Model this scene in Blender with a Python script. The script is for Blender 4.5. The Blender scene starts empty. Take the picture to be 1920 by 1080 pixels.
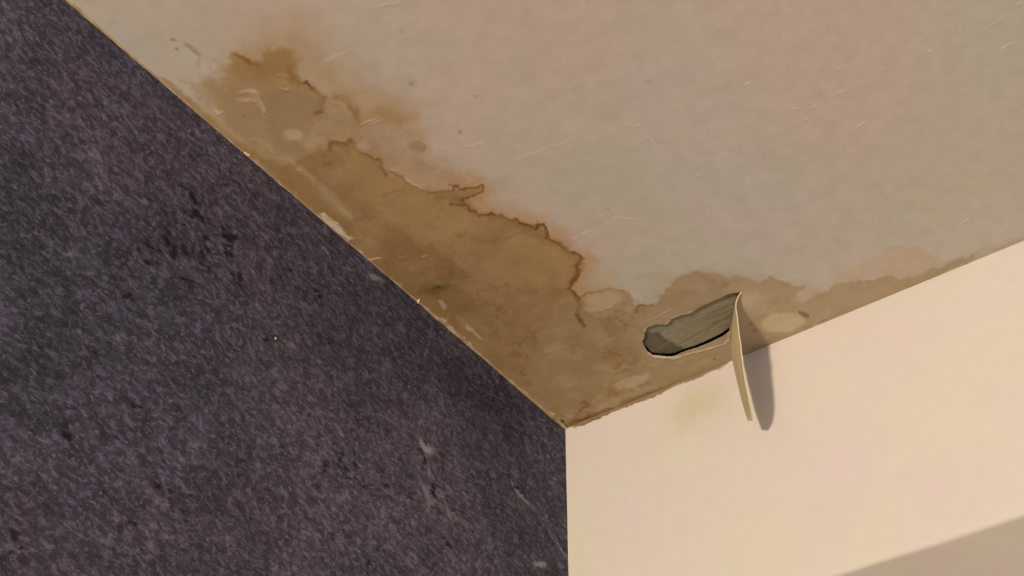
import bpy, math
import numpy as np

# ------------------------------------------------------------------ camera, light, exposure
H = 2.5                                   # ceiling height; every mesh below is laid out from the room corner at (0, 0, H)
S = bpy.context.scene
COL = S.collection
S.view_settings.view_transform = 'Standard'
S.view_settings.look = 'None'
S.view_settings.gamma = 1.0
S.view_settings.exposure = 0.12
S.view_settings.use_curve_mapping = False

from mathutils import Matrix, Vector
cam_d = bpy.data.cameras.new('camera')
cam = bpy.data.objects.new('camera', cam_d)
COL.objects.link(cam)
cam_d.sensor_width = 36.0
cam_d.lens = 2714.35 * 36.0 / 1920.0
cam_d.clip_start = 0.01
RX, RD, RF = ((0.812150,0.583413,0.006408),(-0.382456,0.540635,-0.749294),(-0.440612,0.606089,0.662206))                          # camera right, down, forward in the room's axes
cam.matrix_world = Matrix(((RX[0], -RD[0], -RF[0], 0.671844),
                           (RX[1], -RD[1], -RF[1], -1.020167),
                           (RX[2], -RD[2], -RF[2], H + -0.884416),
                           (0, 0, 0, 1)))
S.camera = cam

wd = bpy.data.worlds.new('room_light')
S.world = wd
wd.use_nodes = True
bg = wd.node_tree.nodes['Background']
bg.inputs['Color'].default_value = (0.86, 0.91, 1.14, 1)
bg.inputs['Strength'].default_value = 0.70

lamp_d = bpy.data.lights.new('room_lamp', 'POINT')
lamp_d.energy = 408.0
lamp_d.color = (1.0, 0.825, 0.655)
lamp_d.shadow_soft_size = 0.12
lamp = bpy.data.objects.new('room_lamp', lamp_d)
COL.objects.link(lamp)
lamp.location = (0.61, -3.9, H - 1.49)

# ------------------------------------------------------------------ helpers
MM = 0.001


def lin(c):
    c = np.asarray(c, dtype=np.float64) / 255.0
    return np.where(c <= 0.04045, c / 12.92, ((c + 0.055) / 1.055) ** 2.4)


def _hash(ix, iy, seed):
    h = (ix.astype(np.int64) * 374761393 + iy.astype(np.int64) * 668265263 + seed * 974634777) & 0xFFFFFFFF
    h = ((h ^ (h >> 13)) * 1274126177) & 0xFFFFFFFF
    h = h ^ (h >> 16)
    return (h & 0xFFFF).astype(np.float32) / 65535.0


def vnoise(x, y, seed):
    ix = np.floor(x); iy = np.floor(y)
    fx = x - ix; fy = y - iy
    fx = fx * fx * fx * (fx * (fx * 6 - 15) + 10)
    fy = fy * fy * fy * (fy * (fy * 6 - 15) + 10)
    a = _hash(ix, iy, seed); b = _hash(ix + 1, iy, seed)
    c = _hash(ix, iy + 1, seed); d = _hash(ix + 1, iy + 1, seed)
    return (a + (b - a) * fx) * (1 - fy) + (c + (d - c) * fx) * fy


def fbm(x, y, size, octaves, seed):
    """fractal value noise in -1..1; size is the largest feature in the units of x and y"""
    s = np.zeros_like(x); amp = 1.0; tot = 0.0; f = 1.0 / size
    for k in range(octaves):
        s += amp * (vnoise(x * f + 17.3 * k, y * f - 9.1 * k, seed + k) * 2 - 1)
        tot += amp; amp *= 0.55; f *= 2.03
    return s / tot * 1.6


def sstep(a, b, x):
    t = np.clip((x - a) / (b - a), 0, 1)
    return t * t * (3 - 2 * t)


class Paint:
    """per-vertex colour (as sRGB) and relief of a flat surface, from shapes given in millimetres on that surface"""

    def __init__(self, x, y, base, seed=3):
        self.x = x.astype(np.float32); self.y = y.astype(np.float32)
        n = len(x)
        self.c = np.tile(np.array(base, dtype=np.float32), (n, 1))
        self.h = np.zeros(n, dtype=np.float32)      # relief in mm, positive sticks out of the surface
        wx = 2.2 * fbm(self.x, self.y, 11, 3, seed) + 0.9 * fbm(self.x, self.y, 3.0, 2, seed + 50)
        wy = 2.2 * fbm(self.x, self.y, 11, 3, seed + 20) + 0.9 * fbm(self.x, self.y, 3.0, 2, seed + 70)
        self.wx = wx; self.wy = wy

    def _near(self, pts, margin):
        p = np.asarray(pts)
        return np.nonzero((self.x > p[:, 0].min() - margin) & (self.x < p[:, 0].max() + margin) &
                          (self.y > p[:, 1].min() - margin) & (self.y < p[:, 1].max() + margin))[0]

    def seg_dist(self, idx, pts, warp, closed=False):
        p = np.asarray(pts, dtype=np.float32)
        X = self.x[idx] + warp * self.wx[idx]; Y = self.y[idx] + warp * self.wy[idx]
        best = np.full(len(idx), 1e9, dtype=np.float32); tt = np.zeros(len(idx), dtype=np.float32)
        L = 0.0
        q = np.vstack([p, p[:1]]) if closed else p
        inside = np.zeros(len(idx), dtype=bool)
        seglen = np.hypot(*(q[1:] - q[:-1]).T); total = max(float(seglen.sum()), 1e-6)
        for i in range(len(q) - 1):
            a = q[i]; d = q[i + 1] - a
            l2 = max(float(d @ d), 1e-9)
            t = np.clip(((X - a[0]) * d[0] + (Y - a[1]) * d[1]) / l2, 0, 1)
            dd = (X - a[0] - t * d[0]) ** 2 + (Y - a[1] - t * d[1]) ** 2
            m = dd < best
            best[m] = dd[m]; tt[m] = (L + t[m] * seglen[i]) / total
            L += float(seglen[i])
            if closed:
                b = q[i + 1]
                cross = ((a[1] > Y) != (b[1] > Y)) & (X < (b[0] - a[0]) * (Y - a[1]) / (b[1] - a[1] + 1e-12) + a[0])
                inside ^= cross
        return np.sqrt(best), tt, inside

    def mix(self, idx, m, col):
        m = m[:, None]
        self.c[idx] = self.c[idx] * (1 - m) + np.array(col, dtype=np.float32) * m

    def area(self, pts, col, alpha, soft, warp=1.0, grain=0.0, gsize=20, seed=11, rim=None, lift=0.0):
        """fill a closed outline; rim = (colour, alpha, width) darkens inwards from the outline"""
        r = soft + 6 + (rim[2] * 4 if rim else 0)
        idx = self._near(pts, r)
        d, t, ins = self.seg_dist(idx, pts, warp, True)
        sd = np.where(ins, -d, d)
        m = alpha * sstep(soft, -soft, sd)
        if grain:
            m = m * np.clip(1 + grain * fbm(self.x[idx], self.y[idx], gsize, 4, seed), 0, 1.25)
        m = np.clip(m, 0, 1)
        self.mix(idx, m, col)
        if lift:
            self.h[idx] += lift * sstep(soft, -soft, sd)
        if rim:
            k = rim[1] * np.exp(-np.maximum(-sd, 0) / rim[2]) * sstep(soft, -soft * 0.3, sd)
            self.mix(idx, np.clip(k, 0, 1), rim[0])

    def line(self, pts, col, alpha, width, warp=1.0, var=0.5, soft=None, lift=0.0, seed=5, taper=False, vsize=9):
        """a stroke along a polyline: a tide line, a crack or (lift) a ridge of filler"""
        soft = soft or width
        idx = self._near(pts, (width + soft) * 2 + 4)
        d, t, _ = self.seg_dist(idx, pts, warp)
        w = width * np.clip(1 + var * fbm(self.x[idx], self.y[idx], vsize, 2, seed), 0.15, 2)
        m = sstep(w + soft, np.maximum(w - soft, 0) * 0.5, d)
        if taper:
            m = m * np.clip(np.sin(np.pi * np.clip(t, 0.03, 0.97)) * 1.6, 0, 1)
        if alpha:
            a = alpha * np.clip(1 + var * fbm(self.x[idx], self.y[idx], vsize * 1.7, 2, seed + 9), 0.1, 1.3)
            self.mix(idx, np.clip(a * m, 0, 1), col)
        if lift:
            self.h[idx] += lift * m

    def web(self, pts, col, alpha, size, width, soft=6, warp=2.0, seed=21):
        """irregular drying lines wandering through an area"""
        idx = self._near(pts, soft + 4)
        d, t, ins = self.seg_dist(idx, pts, warp, True)
        m = sstep(soft, -soft, np.where(ins, -d, d))
        X = self.x[idx] + 1.5 * self.wx[idx]; Y = self.y[idx] + 1.5 * self.wy[idx]
        f = np.abs(fbm(X, Y, size, 4, seed))
        gate = sstep(0.0, 0.5, fbm(X, Y, size * 1.3, 2, seed + 40))
        self.mix(idx, np.clip(alpha * m * gate * sstep(width, 0, f), 0, 1), col)

    def blob(self, p, rx, ry, ang, col, alpha, warp=1.0, hard=0.0, lift=0.0):
        x0, y0 = p
        R = max(rx, ry) * 2.6 + 4
        idx = np.nonzero((abs(self.x - x0) < R) & (abs(self.y - y0) < R))[0]
        X = self.x[idx] + warp * self.wx[idx] - x0; Y = self.y[idx] + warp * self.wy[idx] - y0
        c, s = math.cos(ang), math.sin(ang)
        u = (X * c + Y * s) / rx; v = (-X * s + Y * c) / ry
        r = np.sqrt(u * u + v * v)
        g = np.exp(-r * r) if not hard else sstep(1 + hard, 1 - hard, r)
        if alpha:
            self.mix(idx, np.clip(alpha * g, 0, 1), col)
        if lift:
            self.h[idx] += lift * g


def tag(o, label=None, cat=None, group=None, kind=None):
    if label: o['label'] = label
    if cat: o['category'] = cat
    if group: o['group'] = group
    if kind: o['kind'] = kind
    return o


def mesh_obj(name, verts, faces, mat, parent=None, loc=(0, 0, H), smooth=True, colors=None, floats=None):
    me = bpy.data.meshes.new(name)
    verts = np.asarray(verts, dtype=np.float32); faces = np.asarray(faces, dtype=np.int32)
    me.vertices.add(len(verts)); me.vertices.foreach_set('co', verts.ravel())
    k = faces.shape[1]
    me.loops.add(faces.size); me.loops.foreach_set('vertex_index', faces.ravel())
    me.polygons.add(len(faces))
    me.polygons.foreach_set('loop_start', np.arange(0, faces.size, k, dtype=np.int32))
    me.polygons.foreach_set('use_smooth', np.full(len(faces), smooth, dtype=bool))
    me.update(calc_edges=True); me.validate()
    if colors is not None:
        at = me.color_attributes.new('tint', 'FLOAT_COLOR', 'POINT')
        rgba = np.ones((len(verts), 4), dtype=np.float32); rgba[:, :3] = colors
        at.data.foreach_set('color', rgba.ravel())
    for nm, v in (floats or {}).items():
        at = me.attributes.new(nm, 'FLOAT', 'POINT')
        at.data.foreach_set('value', np.asarray(v, dtype=np.float32))
    me.materials.append(mat)
    o = bpy.data.objects.new(name, me)
    COL.objects.link(o)
    if parent is None:
        o.location = loc
    else:
        o.parent = parent
    return o


def grid_faces(nu, nv, flip=False):
    i = np.arange(nu - 1)[:, None] * nv + np.arange(nv - 1)[None, :]
    f = np.stack([i, i + nv, i + nv + 1, i + 1], -1).reshape(-1, 4)
    return f[:, ::-1] if flip else f


def axis(fine_end, step, end, grow=1.25):
    """0 .. fine_end in equal steps, then growing steps out to end (all in mm)"""
    a = list(np.arange(0, fine_end + step * 0.5, step)); s = step
    while a[-1] < end:
        s = min(s * grow, 120.0); a.append(a[-1] + s)
    return np.array(a)


# ------------------------------------------------------------------ materials
def new_mat(name):
    m = bpy.data.materials.new(name); m.use_nodes = True
    nt = m.node_tree
    b = nt.nodes['Principled BSDF']
    b.inputs['Roughness'].default_value = 0.85
    b.inputs['Specular IOR Level'].default_value = 0.15
    return m, nt, b


def nd(nt, kind, **kw):
    n = nt.nodes.new(kind)
    for k, v in kw.items():
        if k.startswith('i_'):
            n.inputs[int(k[2:]) if k[2:].isdigit() else k[2:].replace('_', ' ')].default_value = v
        else:
            setattr(n, k, v)
    return n


def noise(nt, vec, scale, detail=4.0, rough=0.55, dist=0.0):
    n = nd(nt, 'ShaderNodeTexNoise')
    n.inputs['Scale'].default_value = scale; n.inputs['Detail'].default_value = detail
    n.inputs['Roughness'].default_value = rough; n.inputs['Distortion'].default_value = dist
    nt.links.new(vec, n.inputs['Vector'])
    return n.outputs['Fac']


def ramp(nt, fac, stops):
    r = nd(nt, 'ShaderNodeValToRGB')
    e = r.color_ramp.elements
    while len(e) < len(stops): e.new(0.5)
    for k, (p, c) in enumerate(stops):
        e[k].position = p
        c = c if len(c) == 4 else (*c, 1)
        e[k].color = c
    nt.links.new(fac, r.inputs['Fac'])
    return r.outputs['Color']


def mixc(nt, fac, a, b, mode='MIX'):
    n = nd(nt, 'ShaderNodeMix', data_type='RGBA', blend_type=mode)
    for sock, v in ((n.inputs['Factor'], fac), (n.inputs['A'], a), (n.inputs['B'], b)):
        if isinstance(v, bpy.types.NodeSocket): nt.links.new(v, sock)
        else: sock.default_value = v if not isinstance(v, tuple) or len(v) == 4 else (*v, 1)
    return n.outputs['Result']


def painted_mat(name, rough=0.85, fine=2600.0, bump=0.04, mottle=0.05, coarse=60.0):
    """colour from the mesh's own tint attribute, broken up by fine procedural grain"""
    m, nt, b = new_mat(name)
    at = nd(nt, 'ShaderNodeAttribute', attribute_name='tint')
    tc = nd(nt, 'ShaderNodeTexCoord').outputs['Object']
    g1 = noise(nt, tc, coarse, 5, 0.6)
    g2 = noise(nt, tc, fine * 0.35, 2, 0.6)
    v1 = ramp(nt, g1, [(0.3, (1 - mottle,) * 3), (0.7, (1 + mottle,) * 3)])
    v2 = ramp(nt, g2, [(0.25, (1 - mottle * 1.2,) * 3), (0.75, (1 + mottle * 1.2,) * 3)])
    c = mixc(nt, 1.0, at.outputs['Color'], v1, 'MULTIPLY')
    c = mixc(nt, 1.0, c, v2, 'MULTIPLY')
    nt.links.new(c, b.inputs['Base Color'])
    b.inputs['Roughness'].default_value = rough
    bp = nd(nt, 'ShaderNodeBump'); bp.inputs['Strength'].default_value = bump; bp.inputs['Distance'].default_value = 0.002
    g3 = noise(nt, tc, 420.0, 3, 0.6)
    nt.links.new(g3, bp.inputs['Height']); nt.links.new(bp.outputs['Normal'], b.inputs['Normal'])
    return m


CEIL_SEEN = (168, 149, 131)
CEIL_ALB = np.array((0.545, 0.497, 0.420))
WALL_SEEN = (222, 199, 172)
WALL_ALB = np.array((0.725, 0.675, 0.582))


def ceil_alb(c):
    return np.clip(lin(c) / lin(CEIL_SEEN) * CEIL_ALB, 0.002, 0.92)


def wall_alb(c):
    return np.clip(lin(c) / lin(WALL_SEEN) * WALL_ALB, 0.002, 0.92)


M_ceiling = painted_mat('stained_ceiling_paint', 0.8)
M_plaster = painted_mat('cream_wall_paint', 0.85, mottle=0.02, bump=0.02)
M_board = painted_mat('grey_plasterboard', 0.95, mottle=0.10, coarse=150.0, bump=0.15)
M_strip = painted_mat('torn_paint_layer', 0.8, mottle=0.04, bump=0.05)

# ------------------------------------------------------------------ ceiling
HOLE = [(252.9,-84.9),(243.0,-88.7),(235.1,-87.8),(224.5,-87.9),(213.5,-87.8),(202.5,-85.7),(197.1,-85.3),(189.1,-88.5),(181.4,-88.3),(175.5,-84.3),(170.6,-83.9),(165.0,-89.3),(156.5,-91.0),(150.5,-87.0),(147.1,-81.6),(140.8,-75.2),(137.8,-68.4),(137.1,-60.9),(138.5,-51.8),(144.6,-46.0),(152.2,-39.6),(156.0,-38.9),(165.7,-39.1),(174.6,-37.9),(187.5,-36.7),(199.1,-37.5),(210.0,-39.1),(216.8,-42.1),(225.1,-51.7),(232.6,-61.6),(240.0,-72.3)]
HOLE = np.array(HOLE)

hx0, hx1 = HOLE[:, 0].min() - 3, HOLE[:, 0].max() + 3
hy0, hy1 = HOLE[:, 1].min() - 3, HOLE[:, 1].max() + 3
gx = axis(600, 0.95, 2600)
gy = -axis(700, 0.95, 4600)
NX, NY = len(gx), len(gy)
X, Y = np.meshgrid(gx, gy, indexing='ij')
X = X.ravel().astype(np.float64); Y = Y.ravel().astype(np.float64)

# pull the vertices that lie nearest the torn outline onto it, so that the hole gets a clean ragged edge
sel = np.nonzero((X > hx0) & (X < hx1) & (Y > hy0) & (Y < hy1))[0]
fine_edge = []
for i in range(len(HOLE)):                      # roughen the outline a little
    a, b_ = HOLE[i], HOLE[(i + 1) % len(HOLE)]
    n = max(int(np.hypot(*(b_ - a)) / 1.2), 1)
    for k in range(n):
        fine_edge.append(a + (b_ - a) * k / n)
fine_edge = np.array(fine_edge)
fine_edge += 0.45 * np.stack([fbm(fine_edge[:, 0], fine_edge[:, 1], 5, 3, 91), fbm(fine_edge[:, 0], fine_edge[:, 1], 5, 3, 92)], -1)


def poly_dist(px, py, poly):
    best = np.full(len(px), 1e9); bx = px.copy(); by = py.copy(); ins = np.zeros(len(px), bool)
    for i in range(len(poly)):
        a = poly[i]; b = poly[(i + 1) % len(poly)]; d = b - a
        t = np.clip(((px - a[0]) * d[0] + (py - a[1]) * d[1]) / max(d @ d, 1e-9), 0, 1)
        qx = a[0] + t * d[0]; qy = a[1] + t * d[1]
        dd = (px - qx) ** 2 + (py - qy) ** 2
        m = dd < best
        best[m] = dd[m]; bx[m] = qx[m]; by[m] = qy[m]
        cr = ((a[1] > py) != (b[1] > py)) & (px < (b[0] - a[0]) * (py - a[1]) / (b[1] - a[1] + 1e-12) + a[0])
        ins ^= cr
    return np.sqrt(best), bx, by, ins


d_, bx, by, ins = poly_dist(X[sel], Y[sel], fine_edge)
snap = d_ < 0.5
X[sel[snap]] = bx[snap]; Y[sel[snap]] = by[snap]
in_hole = np.zeros(len(X), bool); in_hole[sel[ins & ~snap]] = True
on_edge = np.zeros(len(X), bool); on_edge[sel[snap]] = True

P = Paint(X, Y, CEIL_SEEN, seed=3)
xs, ys = P.x, P.y
# broad, faint unevenness of the old emulsion: pinkish and greenish clouds
n1 = fbm(xs, ys, 150, 3, 201); n2 = fbm(xs, ys, 110, 3, 202)
P.c += np.stack([3.5 * n1 + 1.5 * n2, 0.5 * n2 - 1.0 * n1, -1.0 * n1 + 2.0 * n2], -1)
# --- broad tan halo of old damp around the stains
P.area([(28.3,-555.5),(66.5,-564.8),(99.9,-576.1),(136.6,-562.4),(143.0,-532.9),(135.9,-505.7),(147.6,-460.6),(159.7,-434.8),(130.8,-398.1),(148.7,-348.0),(152.2,-306.5),(163.5,-241.3),(167.5,-195.7),(153.6,-156.5),(134.9,-118.3),(32.0,-191.0),(34.1,-421.5),(26.4,-529.5)], (160,130,100), 0.50, 18, 2.5, 0.35, 45, 21)
P.area([(64.6,-562.9),(95.7,-553.8),(117.9,-550.7),(124.2,-523.8),(116.3,-482.8),(138.9,-463.4),(147.3,-426.1),(123.3,-388.6),(143.1,-340.4),(133.2,-303.9),(157.7,-232.8),(159.7,-201.3),(137.5,-163.3),(50.3,-215.7),(46.5,-435.6),(26.4,-529.5)], (158,126,94), 0.55, 9, 2.0, 0.45, 30, 22)
P.area([(14.4,-565.4),(35.2,-550.6),(49.5,-547.2),(73.0,-517.0),(74.3,-467.2),(53.8,-430.4),(15.0,-427.3),(3.1,-473.8),(3.0,-517.8)], (151,122,88), 0.7, 8, 2.0, 0.25, 24, 61)
# --- brown lobe at the top of the stain
P.area([(26.1,-550.3),(44.7,-557.3),(57.9,-555.9),(66.6,-560.8),(70.9,-554.5),(71.9,-546.6),(74.1,-540.4),(84.5,-543.6),(93.3,-545.1),(102.2,-542.7),(107.9,-535.4),(103.9,-528.5),(94.6,-523.2),(91.4,-513.4),(92.6,-507.2),(94.3,-496.4),(94.3,-486.1),(85.6,-475.5),(80.2,-475.9),(77.6,-457.8),(43.2,-445.4),(37.8,-478.8),(27.4,-518.2)], (145,112,75), 0.8, 5, 1.5, 0.25, 20, 23)
P.area([(64.2,-561.3),(70.3,-556.9),(72.7,-547.4),(74.1,-540.4),(85.2,-544.4),(95.0,-545.8),(103.9,-541.5),(106.8,-534.2),(97.0,-523.4),(92.4,-513.3),(95.4,-497.7),(81.2,-500.9),(71.1,-514.9),(62.9,-530.9),(54.3,-537.1),(56.7,-548.7)], (142,107,66), 0.7, 4.5, 1.5, 0.35, 18, 24)
P.blob((67.5,-535.8), 14, 9, 0.4, (130,95,54), 0.55)
P.blob((89.3,-533.5), 11, 9, 0.4, (136,101,58), 0.45)
P.blob((49.1,-540.8), 16, 9, 0.4, (150,116,76), 0.5)
# second lobe, soft brown
P.area([(96.8,-486.4),(108.8,-480.6),(112.4,-468.4),(115.7,-455.6),(133.3,-443.1),(139.5,-426.7),(122.2,-426.1),(111.7,-440.7),(104.5,-442.3),(94.7,-445.6),(93.1,-452.5),(103.9,-459.1),(105.6,-469.0),(102.3,-478.3)], (146,112,72), 0.6, 6, 2.0, 0.4, 18, 25)
P.line([(103.8,-481.4),(106.7,-471.0),(104.6,-460.6),(97.4,-449.4)], (126,90,46), 0.55, 2.6, 1.0, 0.4, 3)
P.area([(108.2,-446.7),(119.7,-391.2),(126.5,-356.0),(142.7,-339.9),(129.2,-337.0),(91.0,-369.6),(86.7,-407.1),(83.9,-431.4),(88.0,-443.1)], (155,123,96), 0.6, 5, 1.5, 0.3, 15, 26)
# tan ground between the lobes and the main stain
P.area([(24.1,-548.3),(45.6,-543.2),(76.8,-521.1),(93.6,-495.6),(96.5,-476.2),(97.6,-454.3),(98.8,-435.5),(92.4,-410.5),(87.8,-387.3),(72.4,-424.7),(15.0,-427.3),(3.1,-473.8),(12.2,-514.9)], (143,113,80), 0.72, 7, 2.0, 0.25, 22, 62)
P.area([(27.6,-545.8),(48.7,-534.3),(69.2,-512.9),(80.1,-473.8),(91.9,-447.6),(89.2,-424.0),(83.0,-409.7),(46.5,-435.6),(19.3,-432.0),(15.2,-480.2),(17.8,-514.5)], (146,116,82), 0.6, 5, 2.0, 0.3, 22, 27)
P.area([(65.9,-483.9),(76.2,-469.4),(90.2,-452.4),(86.3,-435.6),(74.6,-440.9),(58.9,-441.7),(44.7,-450.4),(40.7,-465.7),(52.9,-482.4)], (155,125,90), 0.6, 4, 1.5, 0.3, 14, 28)
P.area([(60.3,-515.8),(82.4,-502.1),(85.8,-480.3),(76.2,-469.4),(55.7,-466.0),(41.8,-483.1),(41.1,-501.5)], (137,109,80), 0.6, 5, 1.5, 0.2, 14, 29)
# --- the main brown stain
P.area([(59.9,-439.5),(66.5,-443.0),(73.5,-441.7),(75.6,-437.3),(83.8,-438.1),(83.7,-427.8),(83.6,-415.3),(84.4,-406.5),(82.5,-397.9),(84.9,-390.1),(88.7,-381.2),(90.7,-371.3),(93.3,-360.1),(99.1,-350.4),(110.8,-345.3),(116.1,-343.9),(118.8,-348.3),(122.9,-345.4),(121.3,-341.0),(129.2,-337.0),(140.0,-332.5),(135.8,-328.4),(127.9,-327.7),(119.2,-329.1),(115.4,-329.4),(114.5,-322.9),(113.5,-316.3),(118.1,-312.2),(117.2,-305.6),(125.5,-301.3),(131.2,-293.2),(134.9,-284.8),(138.0,-284.3),(137.5,-278.1),(143.2,-269.9),(146.3,-263.6),(149.7,-265.3),(154.7,-263.4),(154.3,-257.1),(147.3,-248.6),(150.0,-240.8),(152.7,-227.9),(157.3,-217.7),(156.9,-205.8),(149.4,-203.3),(144.6,-194.3),(134.9,-183.3),(125.9,-179.7),(127.3,-163.1),(123.0,-150.4),(114.4,-132.8),(134.9,-118.3),(138.7,-76.7),(121.1,-38.5),(53.6,-11.5),(7.4,-4.9),(-1.3,-55.7),(-1.3,-119.8),(3.9,-204.2),(0.4,-278.5),(-0.8,-316.6),(-0.7,-389.1),(0.1,-437.8),(1.4,-452.4),(26.3,-449.9),(45.9,-445.0)], (136,104,68), 0.93, 2.2, 1.6, 0.10, 40, 30, rim=((118,84,46), 0.35, 4.5))
# --- the thinner tan stain towards the bulkhead
P.area([(111.1,-172.8),(127.3,-163.1),(139.5,-164.6),(147.6,-158.9),(160.5,-155.3),(164.9,-146.7),(165.7,-133.2),(160.5,-119.2),(165.7,-122.9),(170.6,-121.4),(175.9,-114.8),(184.8,-115.1),(191.1,-122.6),(204.1,-129.9),(214.5,-135.9),(224.7,-135.0),(239.1,-131.0),(246.4,-121.4),(249.9,-110.0),(256.2,-107.3),(262.1,-105.0),(268.2,-98.0),(272.1,-88.0),(279.8,-87.1),(291.9,-76.8),(297.4,-66.5),(302.9,-58.1),(296.3,-53.7),(286.3,-52.5),(287.2,-43.6),(294.8,-40.1),(308.0,-38.1),(317.7,-42.2),(331.2,-44.4),(344.1,-38.0),(357.6,-32.9),(367.1,-30.7),(372.7,-25.8),(376.2,-16.2),(385.7,-14.0),(400.3,-11.7),(413.8,-10.9),(428.5,-9.3),(448.6,-5.4),(377.4,4.6),(254.5,5.2),(130.5,7.0),(1.9,-0.8),(-1.3,-55.7),(50.2,-129.2)], (146,120,89), 0.85, 2.0, 1.5, 0.10, 30, 31, rim=((140,112,78), 0.35, 3))
P.area([(187.5,-155.1),(242.5,-133.9),(303.3,-64.2),(322.2,-37.2),(436.9,-13.7),(497.7,-4.7),(492.6,8.6),(254.5,5.2),(181.0,3.8),(241.2,-62.1)], (152,126,97), 0.35, 6, 1.5, 0.25, 30, 37)
P.area([(244.5,-78.4),(281.4,-43.0),(305.1,-35.5),(343.1,-36.0),(384.5,-11.2),(424.0,-7.2),(323.2,5.4),(254.5,5.2),(215.5,5.6),(216.1,-22.0)], (155,128,100), 0.45, 3, 1.5, 0.2, 25, 32)
# faint older stain beyond it
P.area([(322.7,-41.4),(333.9,-53.3),(347.8,-56.7),(367.0,-56.3),(383.9,-59.0),(392.5,-59.8),(398.2,-53.2),(413.7,-45.6),(417.4,-31.0),(419.3,-14.0),(396.3,-14.4),(370.8,-27.2),(344.1,-38.0)], (166,138,108), 0.5, 2.5, 1.5, 0.4, 18, 34)
P.line([(385.4,-62.2),(393.2,-59.2),(398.2,-53.2),(408.7,-48.3)], (154,126,98), 0.4, 1.0)
# --- tone inside the main stain
for q, rx, ry, an, col, al in (
        ((57.0,-420.5), 30, 16, 0.3, (145,111,76), 0.6), ((50.5,-370.6), 40, 18, -1.2, (133,102,66), 0.5),
        ((67.5,-317.7), 40, 26, -0.9, (146,115,77), 0.7), ((18.3,-305.7), 38, 20, -1.3, (118,86,52), 0.75),
        ((9.8,-358.6), 22, 9, -1.4, (126,94,60), 0.6), ((31.1,-247.7), 17, 9, 0.5, (96,70,34), 0.7),
        ((23.4,-225.5), 30, 14, 0.6, (112,84,48), 0.5), ((56.5,-254.9), 14, 9, 0.2, (122,100,84), 0.6),
        ((110.9,-253.1), 34, 20, 0.2, (143,110,74), 0.6), ((128.1,-214.9), 24, 20, 0.4, (147,115,76), 0.6),
        ((88.6,-242.8), 24, 16, 0.1, (134,104,68), 0.4), ((-11.2,-250.0), 18, 10, -1.2, (120,86,52), 0.6),
        ((57.1,-182.8), 40, 24, 0.2, (131,102,67), 0.5), ((54.9,-135.9), 34, 18, 0.2, (136,107,74), 0.5),
        ((20.7,-77.9), 36, 24, -0.4, (144,114,84), 0.65), ((65.0,-67.7), 40, 26, 0.4, (146,116,86), 0.55),
        ((6.1,-130.0), 26, 8, -1.5, (125,93,60), 0.6), ((107.0,-175.6), 16, 12, 0, (126,96,58), 0.4),
        ((130.8,-121.2), 22, 10, 0.5, (132,102,66), 0.5), ((109.4,-97.4), 26, 12, 0.5, (150,120,88), 0.4),
        ((44.9,-135.0), 12, 6, 0.2, (120,92,58), 0.5), ((95.3,-127.0), 12, 7, 0.6, (124,94,58), 0.4),
        ((41.1,-344.7), 20, 8, -1.0, (140,106,66), 0.3), ((97.3,-196.3), 10, 6, 0.3, (120,90,54), 0.35),
        ((94.1,-290.5), 26, 16, 0.1, (150,119,78), 0.45), ((40.4,-298.7), 16, 8, 0.2, (124,92,56), 0.35),
        ((86.1,-341.3), 20, 7, 0.1, (138,108,60), 0.5)):
    P.blob(q, rx, ry, an, col, al, 2.0)
P.blob((27.1,-250.5), 4, 2.4, 0.8, (78,56,24), 0.75, 1.5)
P.blob((59.3,-245.8), 1.2, 1.0, 0, (70,56,34), 0.9, 0.5)
P.area([(59.9,-439.5),(83.8,-438.1),(82.5,-397.9),(93.3,-360.1),(140.0,-332.5),(118.1,-312.2),(147.3,-248.6),(156.9,-205.8),(134.9,-183.3),(127.3,-163.1),(134.9,-118.3),(121.1,-38.5),(7.4,-4.9),(3.9,-204.2),(-0.8,-316.6),(-0.7,-389.1),(0.1,-437.8)], (116,84,48), 0.26, 6, 2.0, 1.8, 22, 36)
P.area([(59.9,-439.5),(83.8,-438.1),(82.5,-397.9),(93.3,-360.1),(140.0,-332.5),(118.1,-312.2),(147.3,-248.6),(156.9,-205.8),(134.9,-183.3),(127.3,-163.1),(134.9,-118.3),(121.1,-38.5),(7.4,-4.9),(3.9,-204.2),(-0.8,-316.6),(-0.7,-389.1),(0.1,-437.8)], (156,124,86), 0.16, 8, 2.0, 2.0, 30, 38)
P.area([(127.1,-152.1),(227.3,-126.9),(247.5,-103.7),(196.6,-74.6),(138.6,-66.8),(159.6,-11.3),(30.3,-5.7),(6.3,-66.7)], (128,100,64), 0.16, 8, 2.0, 2.0, 16, 39)
P.web([(59.9,-439.5),(83.8,-438.1),(82.5,-397.9),(93.3,-360.1),(140.0,-332.5),(118.1,-312.2),(147.3,-248.6),(156.9,-205.8),(134.9,-183.3),(127.3,-163.1),(134.9,-118.3),(121.1,-38.5),(7.4,-4.9),(3.9,-204.2),(-0.8,-316.6),(-0.7,-389.1),(0.1,-437.8)], (112,78,42), 0.50, 34, 0.16, seed=121)
P.web([(59.9,-439.5),(83.8,-438.1),(82.5,-397.9),(93.3,-360.1),(140.0,-332.5),(118.1,-312.2),(147.3,-248.6),(156.9,-205.8),(134.9,-183.3),(127.3,-163.1),(134.9,-118.3),(121.1,-38.5),(7.4,-4.9),(3.9,-204.2),(-0.8,-316.6),(-0.7,-389.1),(0.1,-437.8)], (158,126,86), 0.35, 42, 0.22, seed=131)
P.web([(119.0,-157.9),(227.3,-126.9),(247.5,-103.7),(155.5,-103.7),(123.2,-37.0),(138.1,-16.1),(35.3,-13.3),(6.3,-66.7),(71.7,-124.0)], (118,86,48), 0.50, 20, 0.18, seed=141)
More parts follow.
